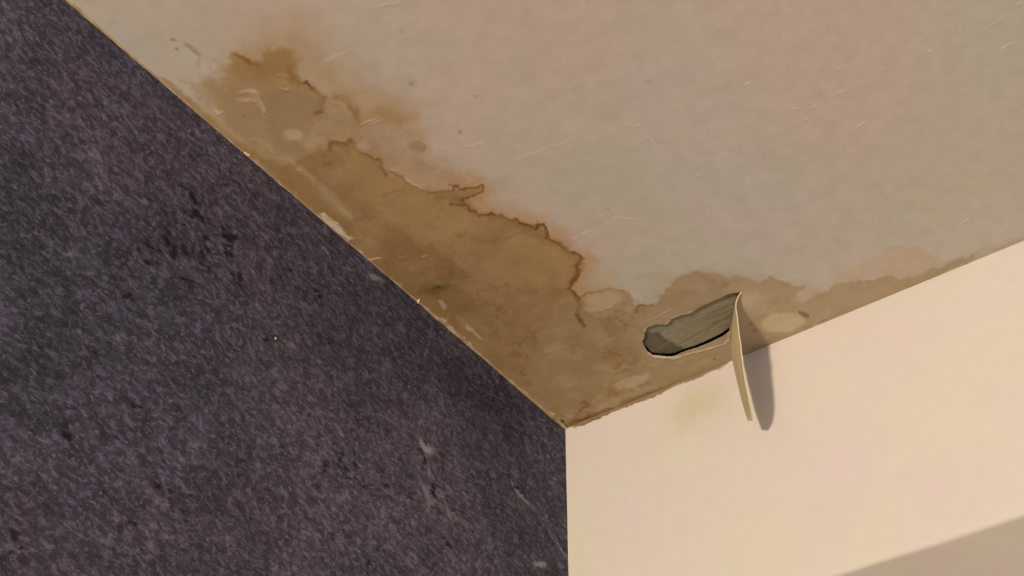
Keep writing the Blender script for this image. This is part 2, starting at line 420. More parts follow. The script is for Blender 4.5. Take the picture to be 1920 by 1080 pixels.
P.area([(-0.8,-316.6),(47.8,-323.3),(65.6,-276.5),(51.2,-233.4),(32.0,-191.0),(5.9,-190.1),(3.9,-204.2),(-0.4,-279.0)], (112,80,44), 0.38, 9, 2.5, 0.4, 26, 65)
P.area([(78.3,-431.7),(80.4,-392.5),(92.4,-356.8),(114.5,-325.2),(98.3,-295.9),(59.0,-306.9),(41.1,-344.7),(48.4,-403.6)], (150,119,78), 0.45, 9, 2.5, 0.5, 26, 66)
P.area([(117.3,-274.1),(144.2,-246.6),(149.8,-208.2),(131.7,-185.6),(99.4,-199.3),(92.5,-240.0)], (150,117,76), 0.40, 9, 2.5, 0.5, 22, 67)
P.blob((25.7,-248.7), 14, 7, 0.5, (86,62,28), 0.55, 2.0)
P.blob((29.2,-250.8), 4, 2.4, 0.8, (66,46,18), 0.7, 1.5)
# soft orange bleed just outside the tide line
P.line([(84.9,-390.9),(94.5,-361.6),(120.7,-348.5),(140.0,-332.5),(119.3,-313.8),(135.7,-285.9),(155.1,-264.0),(153.5,-229.0),(156.9,-205.8),(136.5,-182.2),(128.9,-163.8),(157.6,-153.6)], (163,120,82), 0.38, 10, 1.0, 0.4, 9)
P.line([(112.0,-333.4),(116.5,-310.1),(133.3,-282.7),(145.5,-262.5),(146.5,-247.5),(152.7,-225.3),(153.4,-205.7),(133.3,-184.5)], (118,84,46), 0.40, 3.0, 1.0, 0.5, 5)
# --- tide lines
DK = (104,66,30)
P.line([(59.5,-439.1),(63.1,-441.8),(66.8,-442.8),(73.2,-442.0),(76.3,-437.5),(82.7,-438.2),(84.9,-438.1)], (112,80,40), 0.7, 1.3, 1.0, 0.6, 2.0)
P.line([(83.4,-428.8),(84.0,-415.7),(84.4,-406.5),(82.5,-397.2),(80.7,-389.3)], (114,80,42), 0.75, 0.9, 1.0, 0.5, 1.4)
P.line([(84.9,-390.9),(88.7,-381.2),(90.7,-371.3),(93.3,-360.1),(99.1,-350.4),(110.8,-345.3),(115.7,-343.4)], (118,84,46), 0.65, 0.6, 1.0, 0.5, 1.0)
P.line([(62.7,-373.9),(70.0,-372.7),(76.8,-370.2),(78.9,-364.0),(84.2,-362.6)], (128,96,54), 0.5, 1.2, 1.0, 0.6, 2.0)
P.line([(115.3,-342.9),(118.8,-348.3),(122.9,-345.4),(121.3,-341.0),(129.2,-337.0),(140.0,-332.5),(135.8,-328.4),(127.9,-327.7),(119.2,-329.1),(115.4,-329.4),(114.5,-322.9)], DK, 0.78, 0.75, 0.9, 0.5, 1.2)
P.line([(104.0,-331.9),(108.0,-325.8),(114.1,-322.3),(113.2,-315.7),(118.1,-312.2),(117.2,-305.6),(125.5,-301.3),(131.2,-293.2),(134.9,-284.8),(138.0,-284.3),(137.5,-278.1),(143.2,-269.9),(146.3,-263.6)], DK, 0.85, 1.0, 1.0, 0.55, 1.6)
P.line([(145.9,-263.0),(149.7,-265.3),(154.7,-263.4),(154.3,-257.1)], (74,44,20), 0.95, 1.1, 0.6, 0.3, 1.5)
P.line([(154.3,-257.1),(147.3,-248.6),(150.0,-240.8),(152.7,-227.9),(157.3,-217.7),(156.9,-205.8)], DK, 0.8, 1.1, 1.0, 0.55, 1.7)
P.line([(157.3,-217.7),(156.9,-205.8),(149.4,-203.3),(144.6,-194.3),(134.9,-183.3),(125.9,-179.7),(127.3,-163.1)], (108,68,32), 0.85, 1.5, 1.0, 0.6, 2.2)
P.line([(125.9,-179.7),(127.3,-165.0),(122.7,-159.0),(116.0,-150.6),(110.3,-135.7),(107.5,-126.1)], (112,74,36), 0.75, 1.6, 1.2, 0.6, 2.2)
P.line([(127.3,-163.1),(139.5,-164.6),(147.6,-158.9)], (120,86,46), 0.7, 0.9, 1.0, 0.5, 1.4)
P.line([(147.6,-158.9),(160.5,-155.3),(164.9,-146.7),(165.7,-133.2),(161.7,-123.0)], (138,110,74), 0.6, 0.9, 1.0, 0.5, 1.5)
P.line([(159.6,-116.0),(164.5,-121.9),(169.4,-122.2),(171.4,-118.9)], (122,84,42), 0.85, 1.1, 0.7, 0.4, 1.4)
P.line([(171.8,-117.7),(176.7,-115.2)], (128,92,50), 0.7, 0.9)
P.blob((164.9,-116.0), 5, 4, 0.4, (134,102,58), 0.6)
P.line([(88.0,-543.7),(97.0,-543.1),(103.8,-538.3)], (140,100,54), 0.35, 2.4, 1.5, 0.5, 4)
P.line([(66.0,-562.6),(70.2,-555.0),(70.9,-547.3),(73.0,-539.2)], (126,86,44), 0.7, 1.2, 1.0, 0.5, 1.8)
P.line([(91.8,-525.1),(89.0,-517.1),(90.5,-510.0)], (128,94,54), 0.6, 1.8, 1.2, 0.5, 2.5)
P.line([(91.2,-508.8),(92.2,-506.8),(94.7,-505.7),(93.7,-499.6)], (88,58,30), 0.85, 1.0, 0.5, 0.5, 1.6, taper=True)
P.line([(93.7,-500.2),(94.2,-493.7),(94.7,-486.5)], (108,74,38), 0.7, 1.1, 0.6, 0.6, 1.9)
P.line([(95.1,-486.9),(89.1,-481.5),(84.9,-476.0)], (122,92,56), 0.5, 1.4, 0.6, 0.5, 2.2)
P.area([(93.5,-494.2),(94.3,-486.1),(85.6,-476.2),(78.1,-478.1),(81.6,-483.3),(88.5,-485.3)], (134,104,68), 0.4, 3, 0.8)
P.line([(85.6,-475.5),(82.0,-476.0),(78.4,-477.1),(76.7,-479.1)], (106,68,34), 0.8, 1.3, 0.5, 0.4, 1.8, taper=True)
P.line([(91.1,-294.3),(91.9,-283.6),(100.5,-279.2),(114.2,-277.9),(126.3,-274.4)], (124,92,52), 0.25, 1.2, 1.5, 0.7, 2.2)
P.line([(100.6,-267.3),(107.4,-272.6),(117.2,-269.9),(126.9,-267.3),(136.2,-264.0)], (122,88,50), 0.5, 0.9, 1.5, 0.7, 1.6)
P.line([(134.2,-126.4),(124.5,-116.0),(125.6,-103.6),(118.8,-102.5)], (122,92,56), 0.45, 1.2, 1.5, 0.7, 1.8)
P.line([(141.1,-113.9),(141.9,-105.7),(138.5,-103.2)], (118,84,46), 0.7, 1.2, 1.0, 0.5, 1.6)
P.line([(120.8,-142.5),(123.5,-128.3),(134.2,-121.7),(143.3,-121.9)], (124,94,56), 0.45, 1.8, 1.2, 0.6, 2.4)
P.line([(35.8,-204.5),(35.9,-199.7),(41.5,-201.4)], (120,90,56), 0.5, 0.6)
P.line([(233.8,-128.6),(239.2,-118.5),(242.7,-107.1),(246.5,-99.9)], (134,104,74), 0.35, 2.0, 1.2, 0.6, 2.5)
P.blob((245.2,-101.6), 4, 3, 0, (132,98,66), 0.6)
# --- paler patches of washed-out or flaked paint; light and shade painted beside the tongue
P.area([(36.4,-592.7),(44.4,-580.5),(45.1,-563.6),(44.3,-550.9),(31.3,-546.6),(28.8,-561.9),(28.0,-575.8),(27.4,-592.6)], (170,154,134), 0.55, 6, 2.0, 0.3, 14, 40)
P.area([(129.7,-157.7),(140.3,-158.6),(151.6,-153.3),(160.5,-144.3),(153.2,-137.4),(140.9,-136.8),(126.9,-138.2),(122.9,-145.7)], (163,136,106), 0.75, 3, 1.2, 0.2, 12, 41, lift=0.25)
P.area([(164.1,-130.6),(159.2,-117.2),(154.7,-113.8),(151.5,-118.0),(152.3,-125.0)], (160,130,104), 0.5, 2.5, 1.0, 0.2, 10, 42)
P.area([(81.5,-32.9),(88.2,-35.6),(106.2,-34.5),(118.8,-29.8),(119.1,-23.3),(106.8,-20.4),(90.8,-19.9),(80.7,-23.9)], (163,135,106), 0.8, 2.0, 1.0, 0.2, 8, 43, lift=0.25)
P.area([(46.9,-25.0),(55.2,-27.8),(62.5,-29.2),(62.7,-23.6),(54.0,-20.0),(45.7,-19.2)], (158,128,96), 0.55, 1.6, 1.0, 0.3, 8, 44)
P.area([(250.8,-38.3),(259.9,-39.4),(275.7,-32.1),(283.7,-20.7),(283.8,-11.1),(273.7,-6.7),(257.6,-8.4),(245.9,-18.6),(246.4,-27.9)], (176,151,117), 0.8, 3.2, 1.0, 0.1, 12, 45, lift=0.5)
P.area([(284.1,-50.4),(298.2,-54.2),(315.6,-51.0),(317.6,-44.1),(303.5,-43.1),(286.8,-42.9)], (170,143,114), 0.6, 2.0, 1.0, 0.2, 10, 46)
P.area([(254.5,-84.2),(262.1,-79.7),(270.2,-63.9),(261.7,-42.9),(249.7,-46.7),(246.3,-63.2)], (162,138,112), 0.6, 4, 1.0, 0.1, 12, 47)  # lit area right of the hinge, its brightness painted into the colour
P.blob((237.6,-39.0), 2.6, 2.0, 0.4, (108,82,52), 0.75)
P.blob((237.5,-29.4), 2.4, 1.8, 0.4, (108,82,52), 0.65)
P.area([(218.4,-10.4),(246.3,-8.5),(260.3,-2.6),(222.9,2.8)], (140,112,80), 0.4, 3, 1.0)  # painted shade where the tongue's shadow meets the wall
P.blob((45.9,-470.8), 9, 7.4, 0.4, (165,142,116), 0.85, 0.6, hard=0.25)
P.blob((62.8,-458.1), 3.5, 3, 0.4, (138,108,74), 0.6, 0.6, hard=0.35)
P.area([(50.2,-461.2),(63.7,-461.8),(65.1,-453.5),(63.7,-447.2),(50.9,-447.4),(45.2,-452.9)], (160,134,102), 0.6, 2.5, 1.0, 0.2, 8, 48)
P.blob((89.6,-425.9), 9, 6, 0.2, (160,135,108), 0.7, 1.0, hard=0.35, lift=0.3)
P.blob((94.4,-425.4), 5.5, 5.5, 0.2, (148,120,92), 0.75, 0.6, hard=0.3)
P.blob((122.5,-400.4), 8, 6, 1.5, (140,112,84), 0.8, 0.6, hard=0.25)
P.blob((113.8,-378.0), 10, 6, 0.6, (148,118,92), 0.6, 1.0, hard=0.5)
P.area([(90.6,-390.7),(104.1,-364.2),(120.7,-348.5),(112.7,-345.5),(98.1,-352.8),(91.6,-366.7)], (164,134,108), 0.45, 2.0, 1.0, 0.3, 9, 49)
P.blob((100.9,-358.6), 4, 3, 0, (142,112,80), 0.5, 0.8)
P.area([(41.5,-530.5),(49.4,-527.6),(56.5,-519.8),(52.2,-513.9),(48.0,-505.1),(44.3,-498.5),(41.0,-499.4),(44.5,-508.2),(46.0,-514.2),(34.5,-519.5),(35.3,-525.2),(45.6,-520.0),(47.9,-521.1)], (162,135,106), 0.8, 1.8, 1.2, 0.5, 5, 63, lift=0.25)
P.area([(71.2,-517.6),(74.2,-512.1),(76.2,-507.9),(81.6,-508.9),(85.4,-515.0),(82.5,-522.4),(75.4,-523.4)], (152,120,82), 0.4, 2.0, 1.0, 0.4, 6, 64)
# streak of paler paint and brown bands running along the papered wall
P.area([(2.0,-582.3),(4.9,-573.5),(6.2,-533.3),(8.2,-488.8),(10.3,-442.2),(11.1,-402.5),(7.5,-391.4),(-0.8,-392.4),(-1.5,-478.6),(-2.3,-542.9),(-0.3,-585.9)], (142,110,74), 0.85, 2.0, 1.2, 0.2, 14, 50)
P.area([(8.2,-488.8),(14.1,-466.1),(17.1,-429.7),(14.3,-392.2),(10.4,-366.4),(1.8,-384.9),(3.1,-473.8),(0.7,-490.4)], (129,97,58), 0.6, 3.0, 1.2, 0.3, 14, 51)
P.area([(6.8,-539.9),(11.0,-513.6),(12.4,-483.6),(17.2,-456.4),(9.9,-461.6),(4.1,-493.9),(3.9,-527.9)], (158,129,90), 0.6, 2.5, 1.2, 0.2, 14, 52)
P.area([(18.5,-483.7),(23.2,-475.9),(25.0,-458.3),(29.7,-443.7),(25.0,-441.8),(18.4,-457.7),(16.7,-475.4)], (160,134,100), 0.55, 2.8, 1.2, 0.35, 7, 53)
P.area([(33.7,-490.3),(41.8,-483.1),(42.1,-457.4),(41.4,-446.7),(33.9,-448.3),(31.2,-465.1)], (138,108,74), 0.5, 2.5, 1.2)
P.area([(25.7,-441.2),(31.0,-439.8),(28.3,-421.8),(28.6,-398.1),(27.1,-375.1),(23.5,-363.8),(19.5,-369.9),(20.8,-399.6),(22.7,-425.7),(22.6,-435.8)], (154,129,92), 0.62, 3.4, 1.0, 0.35, 9, 54)
P.area([(1.7,-389.0),(7.1,-386.8),(7.9,-370.7),(7.0,-358.9),(6.9,-346.4),(3.3,-347.3),(1.1,-355.6),(-0.9,-366.2),(-0.8,-378.5)], (186,168,142), 0.9, 1.4, 0.9, 0.25, 6, 55, lift=0.3)
P.area([(-3.1,-339.8),(1.5,-335.7),(1.7,-327.0),(-0.7,-318.3),(9.7,-312.7),(-1.3,-316.1),(-2.8,-327.6)], (188,170,143), 0.9, 1.2, 0.9, 0.2, 6, 56, lift=0.3)
P.line([(-0.7,-364.3),(1.1,-355.6),(2.8,-346.7)], (150,120,86), 0.5, 0.6)
P.blob((3.6,-417.4), 2.2, 1.0, -1.0, (172,146,112), 0.7)
P.area([(15.7,-237.4),(20.2,-235.2),(16.0,-223.2),(12.6,-223.7)], (162,136,110), 0.7, 1.4, 0.8)
P.area([(18.0,-214.3),(19.6,-199.8),(19.4,-182.6),(15.1,-183.7),(13.0,-197.8)], (152,122,90), 0.5, 1.8, 1.0)
P.area([(16.6,-194.2),(18.9,-188.8),(17.8,-172.0),(16.5,-166.0),(13.5,-173.1),(13.4,-184.9)], (164,138,104), 0.8, 1.2, 0.8, 0.2, 6, 57, lift=0.25)
P.blob((8.5,-163.7), 6, 2.4, -1.4, (142,104,68), 0.6)
# lower corner: dark, ragged brown along both walls
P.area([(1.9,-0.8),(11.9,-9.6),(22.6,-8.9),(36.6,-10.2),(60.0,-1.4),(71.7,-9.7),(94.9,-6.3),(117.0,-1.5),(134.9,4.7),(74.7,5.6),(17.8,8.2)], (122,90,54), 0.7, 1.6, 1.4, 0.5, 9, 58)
P.area([(50.2,-16.1),(64.8,-18.9),(87.6,-14.7),(116.2,-10.5),(135.0,-5.8),(117.4,-2.2),(72.7,-1.3),(48.7,-3.9)], (152,122,86), 0.5, 1.5, 1.2, 0.3, 9, 59)
P.line([(37.5,-27.3),(42.5,-28.1),(40.3,-20.8),(30.9,-16.4),(22.3,-11.3),(14.7,-9.9)], (112,80,46), 0.6, 1.4, 1.0, 0.5, 2.0)
P.line([(68.4,-19.6),(73.8,-29.8),(75.2,-20.2)], (124,92,54), 0.5, 1.4, 1.0, 0.5, 2.0)
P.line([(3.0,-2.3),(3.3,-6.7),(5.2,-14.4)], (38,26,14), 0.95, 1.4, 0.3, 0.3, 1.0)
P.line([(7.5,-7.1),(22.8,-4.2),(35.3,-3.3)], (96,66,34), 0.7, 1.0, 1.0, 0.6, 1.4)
P.area([(164.7,-30.3),(184.9,-24.1),(203.8,-15.7),(190.4,10.4),(147.5,9.4),(126.1,3.9),(122.8,-11.2),(146.8,-20.4)], (140,114,76), 0.45, 4, 1.2, 0.4, 12, 60)
P.area([(153.2,-15.9),(181.6,-18.3),(186.3,-10.9),(156.6,-6.2)], (158,130,90), 0.4, 2, 1.0)
P.blob((183.8,-11.7), 1.1, 1.0, 0, (98,72,42), 0.8, 0.3)
# --- dirt specks and small dark chips
for q, r, col, al in (((38.5,-597.6), 2.2, (118,100,80), 0.85), ((34.3,-588.4), 1.7, (110,94,76), 0.8), ((160.8,-456.7), 3.0, (128,110,86), 0.75),
                      ((194.0,-416.7), 1.6, (122,106,84), 0.6), ((160.4,-392.5), 1.3, (96,84,68), 0.8), ((211.8,-247.4), 1.2, (112,96,80), 0.7),
                      ((188.5,-502.5), 2.0, (140,122,104), 0.5), ((44.4,-500.6), 1.6, (112,88,66), 0.6), ((28.9,-508.0), 1.2, (112,84,54), 0.7),
                      ((122.7,-452.0), 1.5, (120,96,72), 0.5), ((315.2,-349.8), 3.2, (150,132,114), 0.4)):
    P.blob(q, r, r * 0.75, 0.5, col, al, 0.6)
P.line([(42.7,-592.1),(42.4,-587.1),(42.3,-581.3),(43.4,-576.6),(44.0,-573.6)], (120,100,78), 0.75, 1.0, 0.5, 0.5, 1.4, taper=True)
P.area([(43.8,-593.2),(45.5,-586.8),(46.6,-580.9),(45.4,-573.9),(43.1,-576.2),(41.8,-583.7)], (138,118,94), 0.55, 1.6, 0.4)
P.line([(44.0,-573.6),(38.3,-569.8),(36.7,-566.9)], (145,126,104), 0.4, 0.9, 0.4, 0.4, 1.6)
P.line([(51.2,-564.5),(51.7,-560.3),(52.3,-553.2)], (140,120,92), 0.35, 1.6, 1.0, 0.5, 2.2)
# --- ridges, scratches and blisters standing out of the skim coat, with painted highlights
for pts, lift, w, al in (
        ([(227.6,-349.2),(242.0,-351.8),(262.0,-348.2),(284.8,-349.4)], -0.10, 0.9, 0.0), ([(170.3,-341.7),(196.8,-338.0),(221.0,-334.1),(240.6,-326.1)], 0.16, 0.7, 0.25),
        ([(152.5,-377.6),(161.2,-374.4),(174.1,-372.5)], 0.18, 0.8, 0.2), ([(276.2,-323.9),(279.4,-316.7),(285.0,-314.2),(289.6,-316.6)], 0.28, 0.7, 0.35),
        ([(281.5,-303.6),(283.7,-295.5),(284.5,-283.2)], 0.22, 0.7, 0.3), ([(290.8,-235.6),(294.6,-236.8),(298.8,-237.7)], 0.4, 0.8, 0.35),
        ([(301.4,-251.0),(319.2,-244.5),(337.9,-241.6),(357.5,-241.0)], 0.10, 0.7, 0.12), ([(291.2,-383.5),(299.9,-380.7)], -0.15, 0.9, 0.0),
        ([(312.8,-350.8),(317.3,-347.6)], -0.3, 1.0, 0.0), ([(376.7,-301.3),(379.9,-301.1),(382.0,-299.6)], 0.4, 0.8, 0.35),
        ([(393.1,-257.3),(398.9,-256.6),(401.1,-251.6),(404.4,-251.4)], 0.25, 0.8, 0.25), ([(407.4,-249.9),(411.2,-247.9),(414.3,-248.5)], 0.3, 0.8, 0.25),
        ([(426.2,-250.5),(434.5,-250.1),(441.6,-250.5),(447.8,-250.8)], 0.22, 0.7, 0.2), ([(451.9,-250.7),(454.8,-252.0)], 0.3, 0.8, 0.2),
        ([(443.0,-272.4),(447.9,-272.9)], 0.25, 0.8, 0.2), ([(465.0,-258.1),(473.5,-252.8),(487.9,-251.8),(497.0,-249.2)], 0.14, 0.7, 0.15),
        ([(506.4,-248.4),(513.4,-249.2)], 0.35, 0.8, 0.3), ([(424.7,-205.7),(429.7,-210.1),(434.7,-211.5),(439.0,-212.7)], 0.45, 0.8, 0.4),
        ([(396.3,-240.2),(400.7,-241.3)], 0.3, 0.8, 0.25), ([(397.1,-212.2),(399.6,-207.5)], 0.3, 0.9, 0.2),
        ([(162.4,-233.7),(177.0,-233.5),(188.5,-230.4)], 0.22, 0.8, 0.25), ([(199.7,-235.6),(200.5,-234.3)], 0.3, 0.7, 0.35),
        ([(206.9,-233.0),(212.2,-232.6),(216.3,-230.4),(220.2,-225.2),(227.5,-219.3)], 0.25, 0.7, 0.3), ([(449.2,-49.0),(455.4,-52.1),(460.4,-55.9),(463.2,-55.5)], 0.4, 1.0, 0.4),
        ([(284.3,-130.4),(306.5,-131.7),(328.3,-133.0),(369.4,-132.6),(407.9,-129.2)], -0.08, 1.2, 0.0), ([(270.5,-105.3),(311.5,-111.1),(345.8,-116.4),(374.8,-112.4)], -0.06, 1.2, 0.0),
        ([(437.5,-38.9),(447.9,-40.0),(459.5,-44.2)], 0.15, 0.8, 0.1), ([(115.3,-513.8),(128.1,-512.6),(143.8,-511.8)], 0.18, 0.8, 0.25),
        ([(144.5,-509.4),(134.2,-510.2),(118.7,-511.3)], 0.1, 1.0, 0.1), ([(186.1,-533.4),(202.1,-524.4),(207.0,-522.2)], 0.2, 0.9, 0.2), ([(370.0,-338.1),(376.5,-336.1)], -0.2, 0.9, 0.0),
        ([(550.1,-243.6),(564.0,-246.3),(573.4,-248.9)], 0.2, 0.9, 0.2), ([(553.2,-219.1),(560.2,-220.5),(570.5,-219.6)], 0.25, 0.9, 0.2), ([(578.5,-251.4),(584.7,-251.2)], 0.35, 1.2, 0.3)):
    P.line(pts, (190,170,150), al, w, 0.6, 0.4, 0.8, lift, seed=8, taper=True)  # pale tint on raised strokes stands in for their highlights
for pts, lift, w, al, col in (
        ([(41.8,-528.9),(47.5,-526.9),(54.3,-518.7)], 0.3, 1.3, 0.3, (166,140,112)), ([(51.6,-516.4),(49.0,-509.9),(44.5,-502.6)], 0.35, 1.3, 0.35, (168,144,118)), ([(71.8,-515.8),(73.4,-511.2),(74.7,-508.3),(79.8,-508.8)], 0.5, 0.9, 0.6, (168,142,108)),
        ([(78.0,-525.6),(83.9,-522.7),(85.2,-517.8)], 0.35, 1.0, 0.35, (158,130,92)), ([(13.3,-528.3),(12.9,-522.9),(15.4,-521.9),(19.4,-521.1)], 0.5, 1.0, 0.6, (172,148,118)),
        ([(37.8,-540.0),(35.7,-536.6),(35.2,-534.3)], 0.4, 0.9, 0.4, (166,138,104)), ([(44.0,-552.4),(44.9,-549.8),(45.9,-547.7)], 0.4, 0.8, 0.5, (172,146,112)),
        ([(43.8,-559.3),(42.5,-556.2),(41.7,-554.8)], 0.4, 1.0, 0.5, (178,158,134)), ([(83.1,-503.0),(88.9,-503.0)], 0.3, 0.9, 0.35, (160,132,98)),
        ([(95.5,-447.2),(104.6,-445.8),(117.9,-443.4)], 0.4, 1.0, 0.55, (170,144,112)), ([(103.7,-441.4),(113.5,-440.9),(120.7,-440.0)], 0.35, 0.9, 0.45, (168,142,110)),
        ([(118.2,-426.0),(120.3,-420.2),(124.3,-419.6)], 0.3, 0.8, 0.4, (166,138,108)), ([(84.6,-431.6),(81.4,-425.1),(84.1,-417.9),(84.9,-410.6)], 0.4, 0.9, 0.5, (168,142,112)),
        ([(87.3,-393.8),(89.1,-390.2),(92.7,-386.1)], 0.4, 0.8, 0.5, (172,144,114)), ([(90.9,-378.9),(92.8,-368.2),(95.6,-360.8)], 0.35, 0.9, 0.4, (170,140,112)),
        ([(130.8,-398.1),(137.2,-384.7),(145.2,-380.5)], 0.1, 1.0, 0.1, (170,150,130)), ([(115.1,-366.4),(122.2,-365.2)], 0.25, 0.8, 0.3, (168,140,110)),
        ([(0.2,-318.5),(4.5,-315.5),(10.5,-312.9)], 0.7, 0.8, 0.8, (186,158,122)), ([(24.0,-305.2),(27.8,-300.7),(33.5,-299.3)], 0.4, 0.6, 0.5, (162,130,92)),
        ([(42.1,-293.2),(46.9,-291.5)], 0.5, 0.7, 0.6, (168,138,100)), ([(48.9,-312.4),(52.1,-313.5)], 0.4, 0.7, 0.4, (160,128,92)),
        ([(22.6,-435.8),(29.0,-438.9)], 0.4, 0.9, 0.5, (168,140,104)), ([(3.6,-493.5),(14.0,-485.4),(22.1,-481.1)], 0.2, 0.8, 0.3, (164,138,100)),
        ([(40.9,-118.7),(49.2,-115.9),(64.8,-114.0),(76.4,-112.7),(90.5,-110.7),(102.0,-109.5)], 0.25, 0.7, 0.4, (158,128,92)), ([(41.6,-130.4),(39.5,-115.7),(32.6,-111.3)], 0.2, 0.8, 0.25, (154,124,90)),
        ([(99.3,-87.6),(101.4,-84.1),(105.6,-82.1),(112.9,-83.9)], 0.45, 0.9, 0.55, (164,134,102)), ([(95.4,-85.3),(99.7,-87.3)], 0.3, 0.8, 0.3, (156,128,96)),
        ([(128.6,-138.0),(135.2,-137.1),(143.8,-136.6),(151.5,-137.7)], 0.35, 1.0, 0.5, (170,144,114)), ([(157.6,-99.4),(167.0,-98.4),(178.9,-98.6),(188.6,-98.3)], 0.35, 0.8, 0.5, (170,140,106)),
        ([(124.2,-43.5),(133.1,-33.1),(146.0,-27.2)], 0.3, 0.7, 0.35, (160,130,96)), ([(129.0,-46.3),(140.5,-35.2),(148.6,-33.5)], 0.25, 0.6, 0.3, (160,130,96)),
        ([(12.4,-18.3),(24.2,-21.1),(27.5,-13.3)], 0.3, 1.2, 0.4, (156,128,100)), ([(13.6,-21.9),(15.5,-15.0),(22.4,-13.5)], 0.4, 1.0, 0.5, (162,134,106)),
        ([(186.3,-10.9),(196.5,-7.8),(201.8,-12.1)], 0.3, 0.8, 0.3, (160,134,100)), ([(263.6,-44.3),(268.0,-43.1)], 0.3, 1.0, 0.5, (176,148,122)),
        ([(285.6,-0.2),(291.1,-1.2)], 0.4, 0.9, 0.7, (186,164,136)), ([(293.3,-3.4),(298.5,-2.6)], -0.3, 0.8, 0.8, (104,88,66))):
    P.line(pts, col, al, w, 0.7, 0.35, 0.7, lift, seed=9, taper=True)
# pale torn paper along the upper lip and the curled lip along the lower side of the hole
P.line([(210.5,-86.6),(203.5,-86.4),(197.7,-86.3),(190.4,-88.6),(183.0,-89.0),(176.1,-85.3),(171.2,-85.0)], (186,160,126), 0.75, 0.45, 0.2, 0.4, 0.6, 0.25)
P.line([(160.0,-89.9),(155.5,-91.2),(150.1,-87.3)], (190,164,128), 0.75, 0.5, 0.2, 0.5, 0.6, 0.2)
P.line([(136.0,-56.6),(137.2,-48.7),(142.6,-42.8),(149.9,-35.7),(160.5,-33.3),(171.9,-32.3),(183.6,-30.0),(195.3,-26.7),(202.8,-26.4),(209.7,-30.4),(216.1,-37.7)], (176,150,118), 0.75, 1.3, 0.5, 0.4, 0.9, 0.9, seed=14)
P.line([(138.0,-50.1),(143.5,-44.2),(151.1,-37.8),(157.5,-36.4)], (196,172,138), 0.8, 0.7, 0.4, 0.5, 0.7, 0.3)
P.blob((247.1,-62.6), 16, 22, 0.9, (162,138,110), 0.35, 0.3, lift=2.2)  # bulge at the hinge, with its highlight also painted in

P.c += (1.6 * fbm(xs, ys, 7, 3, 301))[:, None] * np.array([1.0, 1.0, 1.0], dtype=np.float32)
P.h += 0.55 * fbm(xs, ys, 130, 2, 401) + 0.045 * fbm(xs, ys, 14, 3, 402)

# fade the relief to nothing at the walls, then hang it under z = 0
Zc = -P.h * MM * np.clip(np.minimum(xs, -ys) / 6.0, 0, 1)
Vc = np.stack([X * MM, Y * MM, Zc], -1)
F = grid_faces(NX, NY)
hole_f = in_hole[F].any(1) | on_edge[F].all(1)
cx_, cy_ = X[F].mean(1), Y[F].mean(1)
amb = np.nonzero(on_edge[F].all(1) & ~in_hole[F].any(1))[0]
if len(amb):
    _, _, _, i2 = poly_dist(cx_[amb], cy_[amb], fine_edge)
    hole_f[amb] = i2
F = F[~hole_f]
used = np.zeros(len(Vc), bool); used[F.ravel()] = True
remap = np.cumsum(used) - 1
ceil_col = ceil_alb(np.clip(P.c, 4, 250))[used]
ceiling = tag(mesh_obj('ceiling', Vc[used], remap[F], M_ceiling, colors=ceil_col),
              'cream ceiling with brown water stains and a torn hole in the corner', 'ceiling', kind='structure')

# grey board showing in the hole: it stops short of the hole's wall-side edge, leaving a dark gap
bu = np.linspace(0, 1, 150); bv = np.linspace(0, 1, 60)
bx0, bx1 = hx0 - 8, hx1 + 14
by0, by1 = hy0 - 14, hy1 + 14
NBX, NBY = 170, 120
BX, BY = np.meshgrid(np.linspace(bx0, bx1, NBX), np.linspace(by0, by1, NBY), indexing='ij')
BX = BX.ravel(); BY = BY.ravel()
PB = Paint(BX, BY, (127, 111, 87), seed=33)
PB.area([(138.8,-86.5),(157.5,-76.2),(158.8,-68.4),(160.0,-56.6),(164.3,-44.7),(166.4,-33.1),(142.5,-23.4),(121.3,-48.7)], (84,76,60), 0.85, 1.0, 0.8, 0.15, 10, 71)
PB.area([(153.9,-104.9),(184.2,-92.9),(176.2,-77.6),(161.7,-75.2),(143.0,-83.5)], (112,106,90), 0.5, 3, 0.8)
PB.area([(204.9,-68.8),(259.9,-85.9),(237.7,-45.6),(209.8,-26.4)], (116,102,82), 0.6, 5, 0.8)
PB.line([(176.4,-50.1),(201.9,-53.6),(221.3,-57.2),(232.4,-60.7)], (106,92,70), 0.6, 1.2, 0.8)
PB.line([(221.1,-65.0),(228.3,-65.6),(235.5,-66.1)], (150,132,104), 0.5, 0.7, 0.6)
PB.line([(196.6,-74.6),(218.9,-73.2),(243.8,-77.0)], (140,128,104), 0.3, 2.0, 0.8)

PB.c += (5 * fbm(PB.x * 0.35 + PB.y * 0.10, PB.y * 1.6, 6, 4, 501))[:, None]
gap = np.array([(136.2,-82.4),(135.7,-70.9),(135.6,-60.9),(137.2,-50.7),(143.7,-44.6),(150.9,-39.5),(155.4,-37.9),(165.1,-38.1),(173.9,-36.8),(187.1,-36.0),(198.9,-37.1),(209.8,-38.8),(216.0,-40.7),(222.6,-39.0)])
d2 = np.full(len(BX), 1e9)
for i in range(len(gap) - 1):
    a, d = gap[i], gap[i + 1] - gap[i]
    t = np.clip(((BX - a[0]) * d[0] + (BY - a[1]) * d[1]) / (d @ d), 0, 1)
    d2 = np.minimum(d2, np.hypot(BX - a[0] - t * d[0], BY - a[1] - t * d[1]))
ridge = np.interp(BX, [gap[:, 0].min(), gap[:, 0].max()], [1, 1])
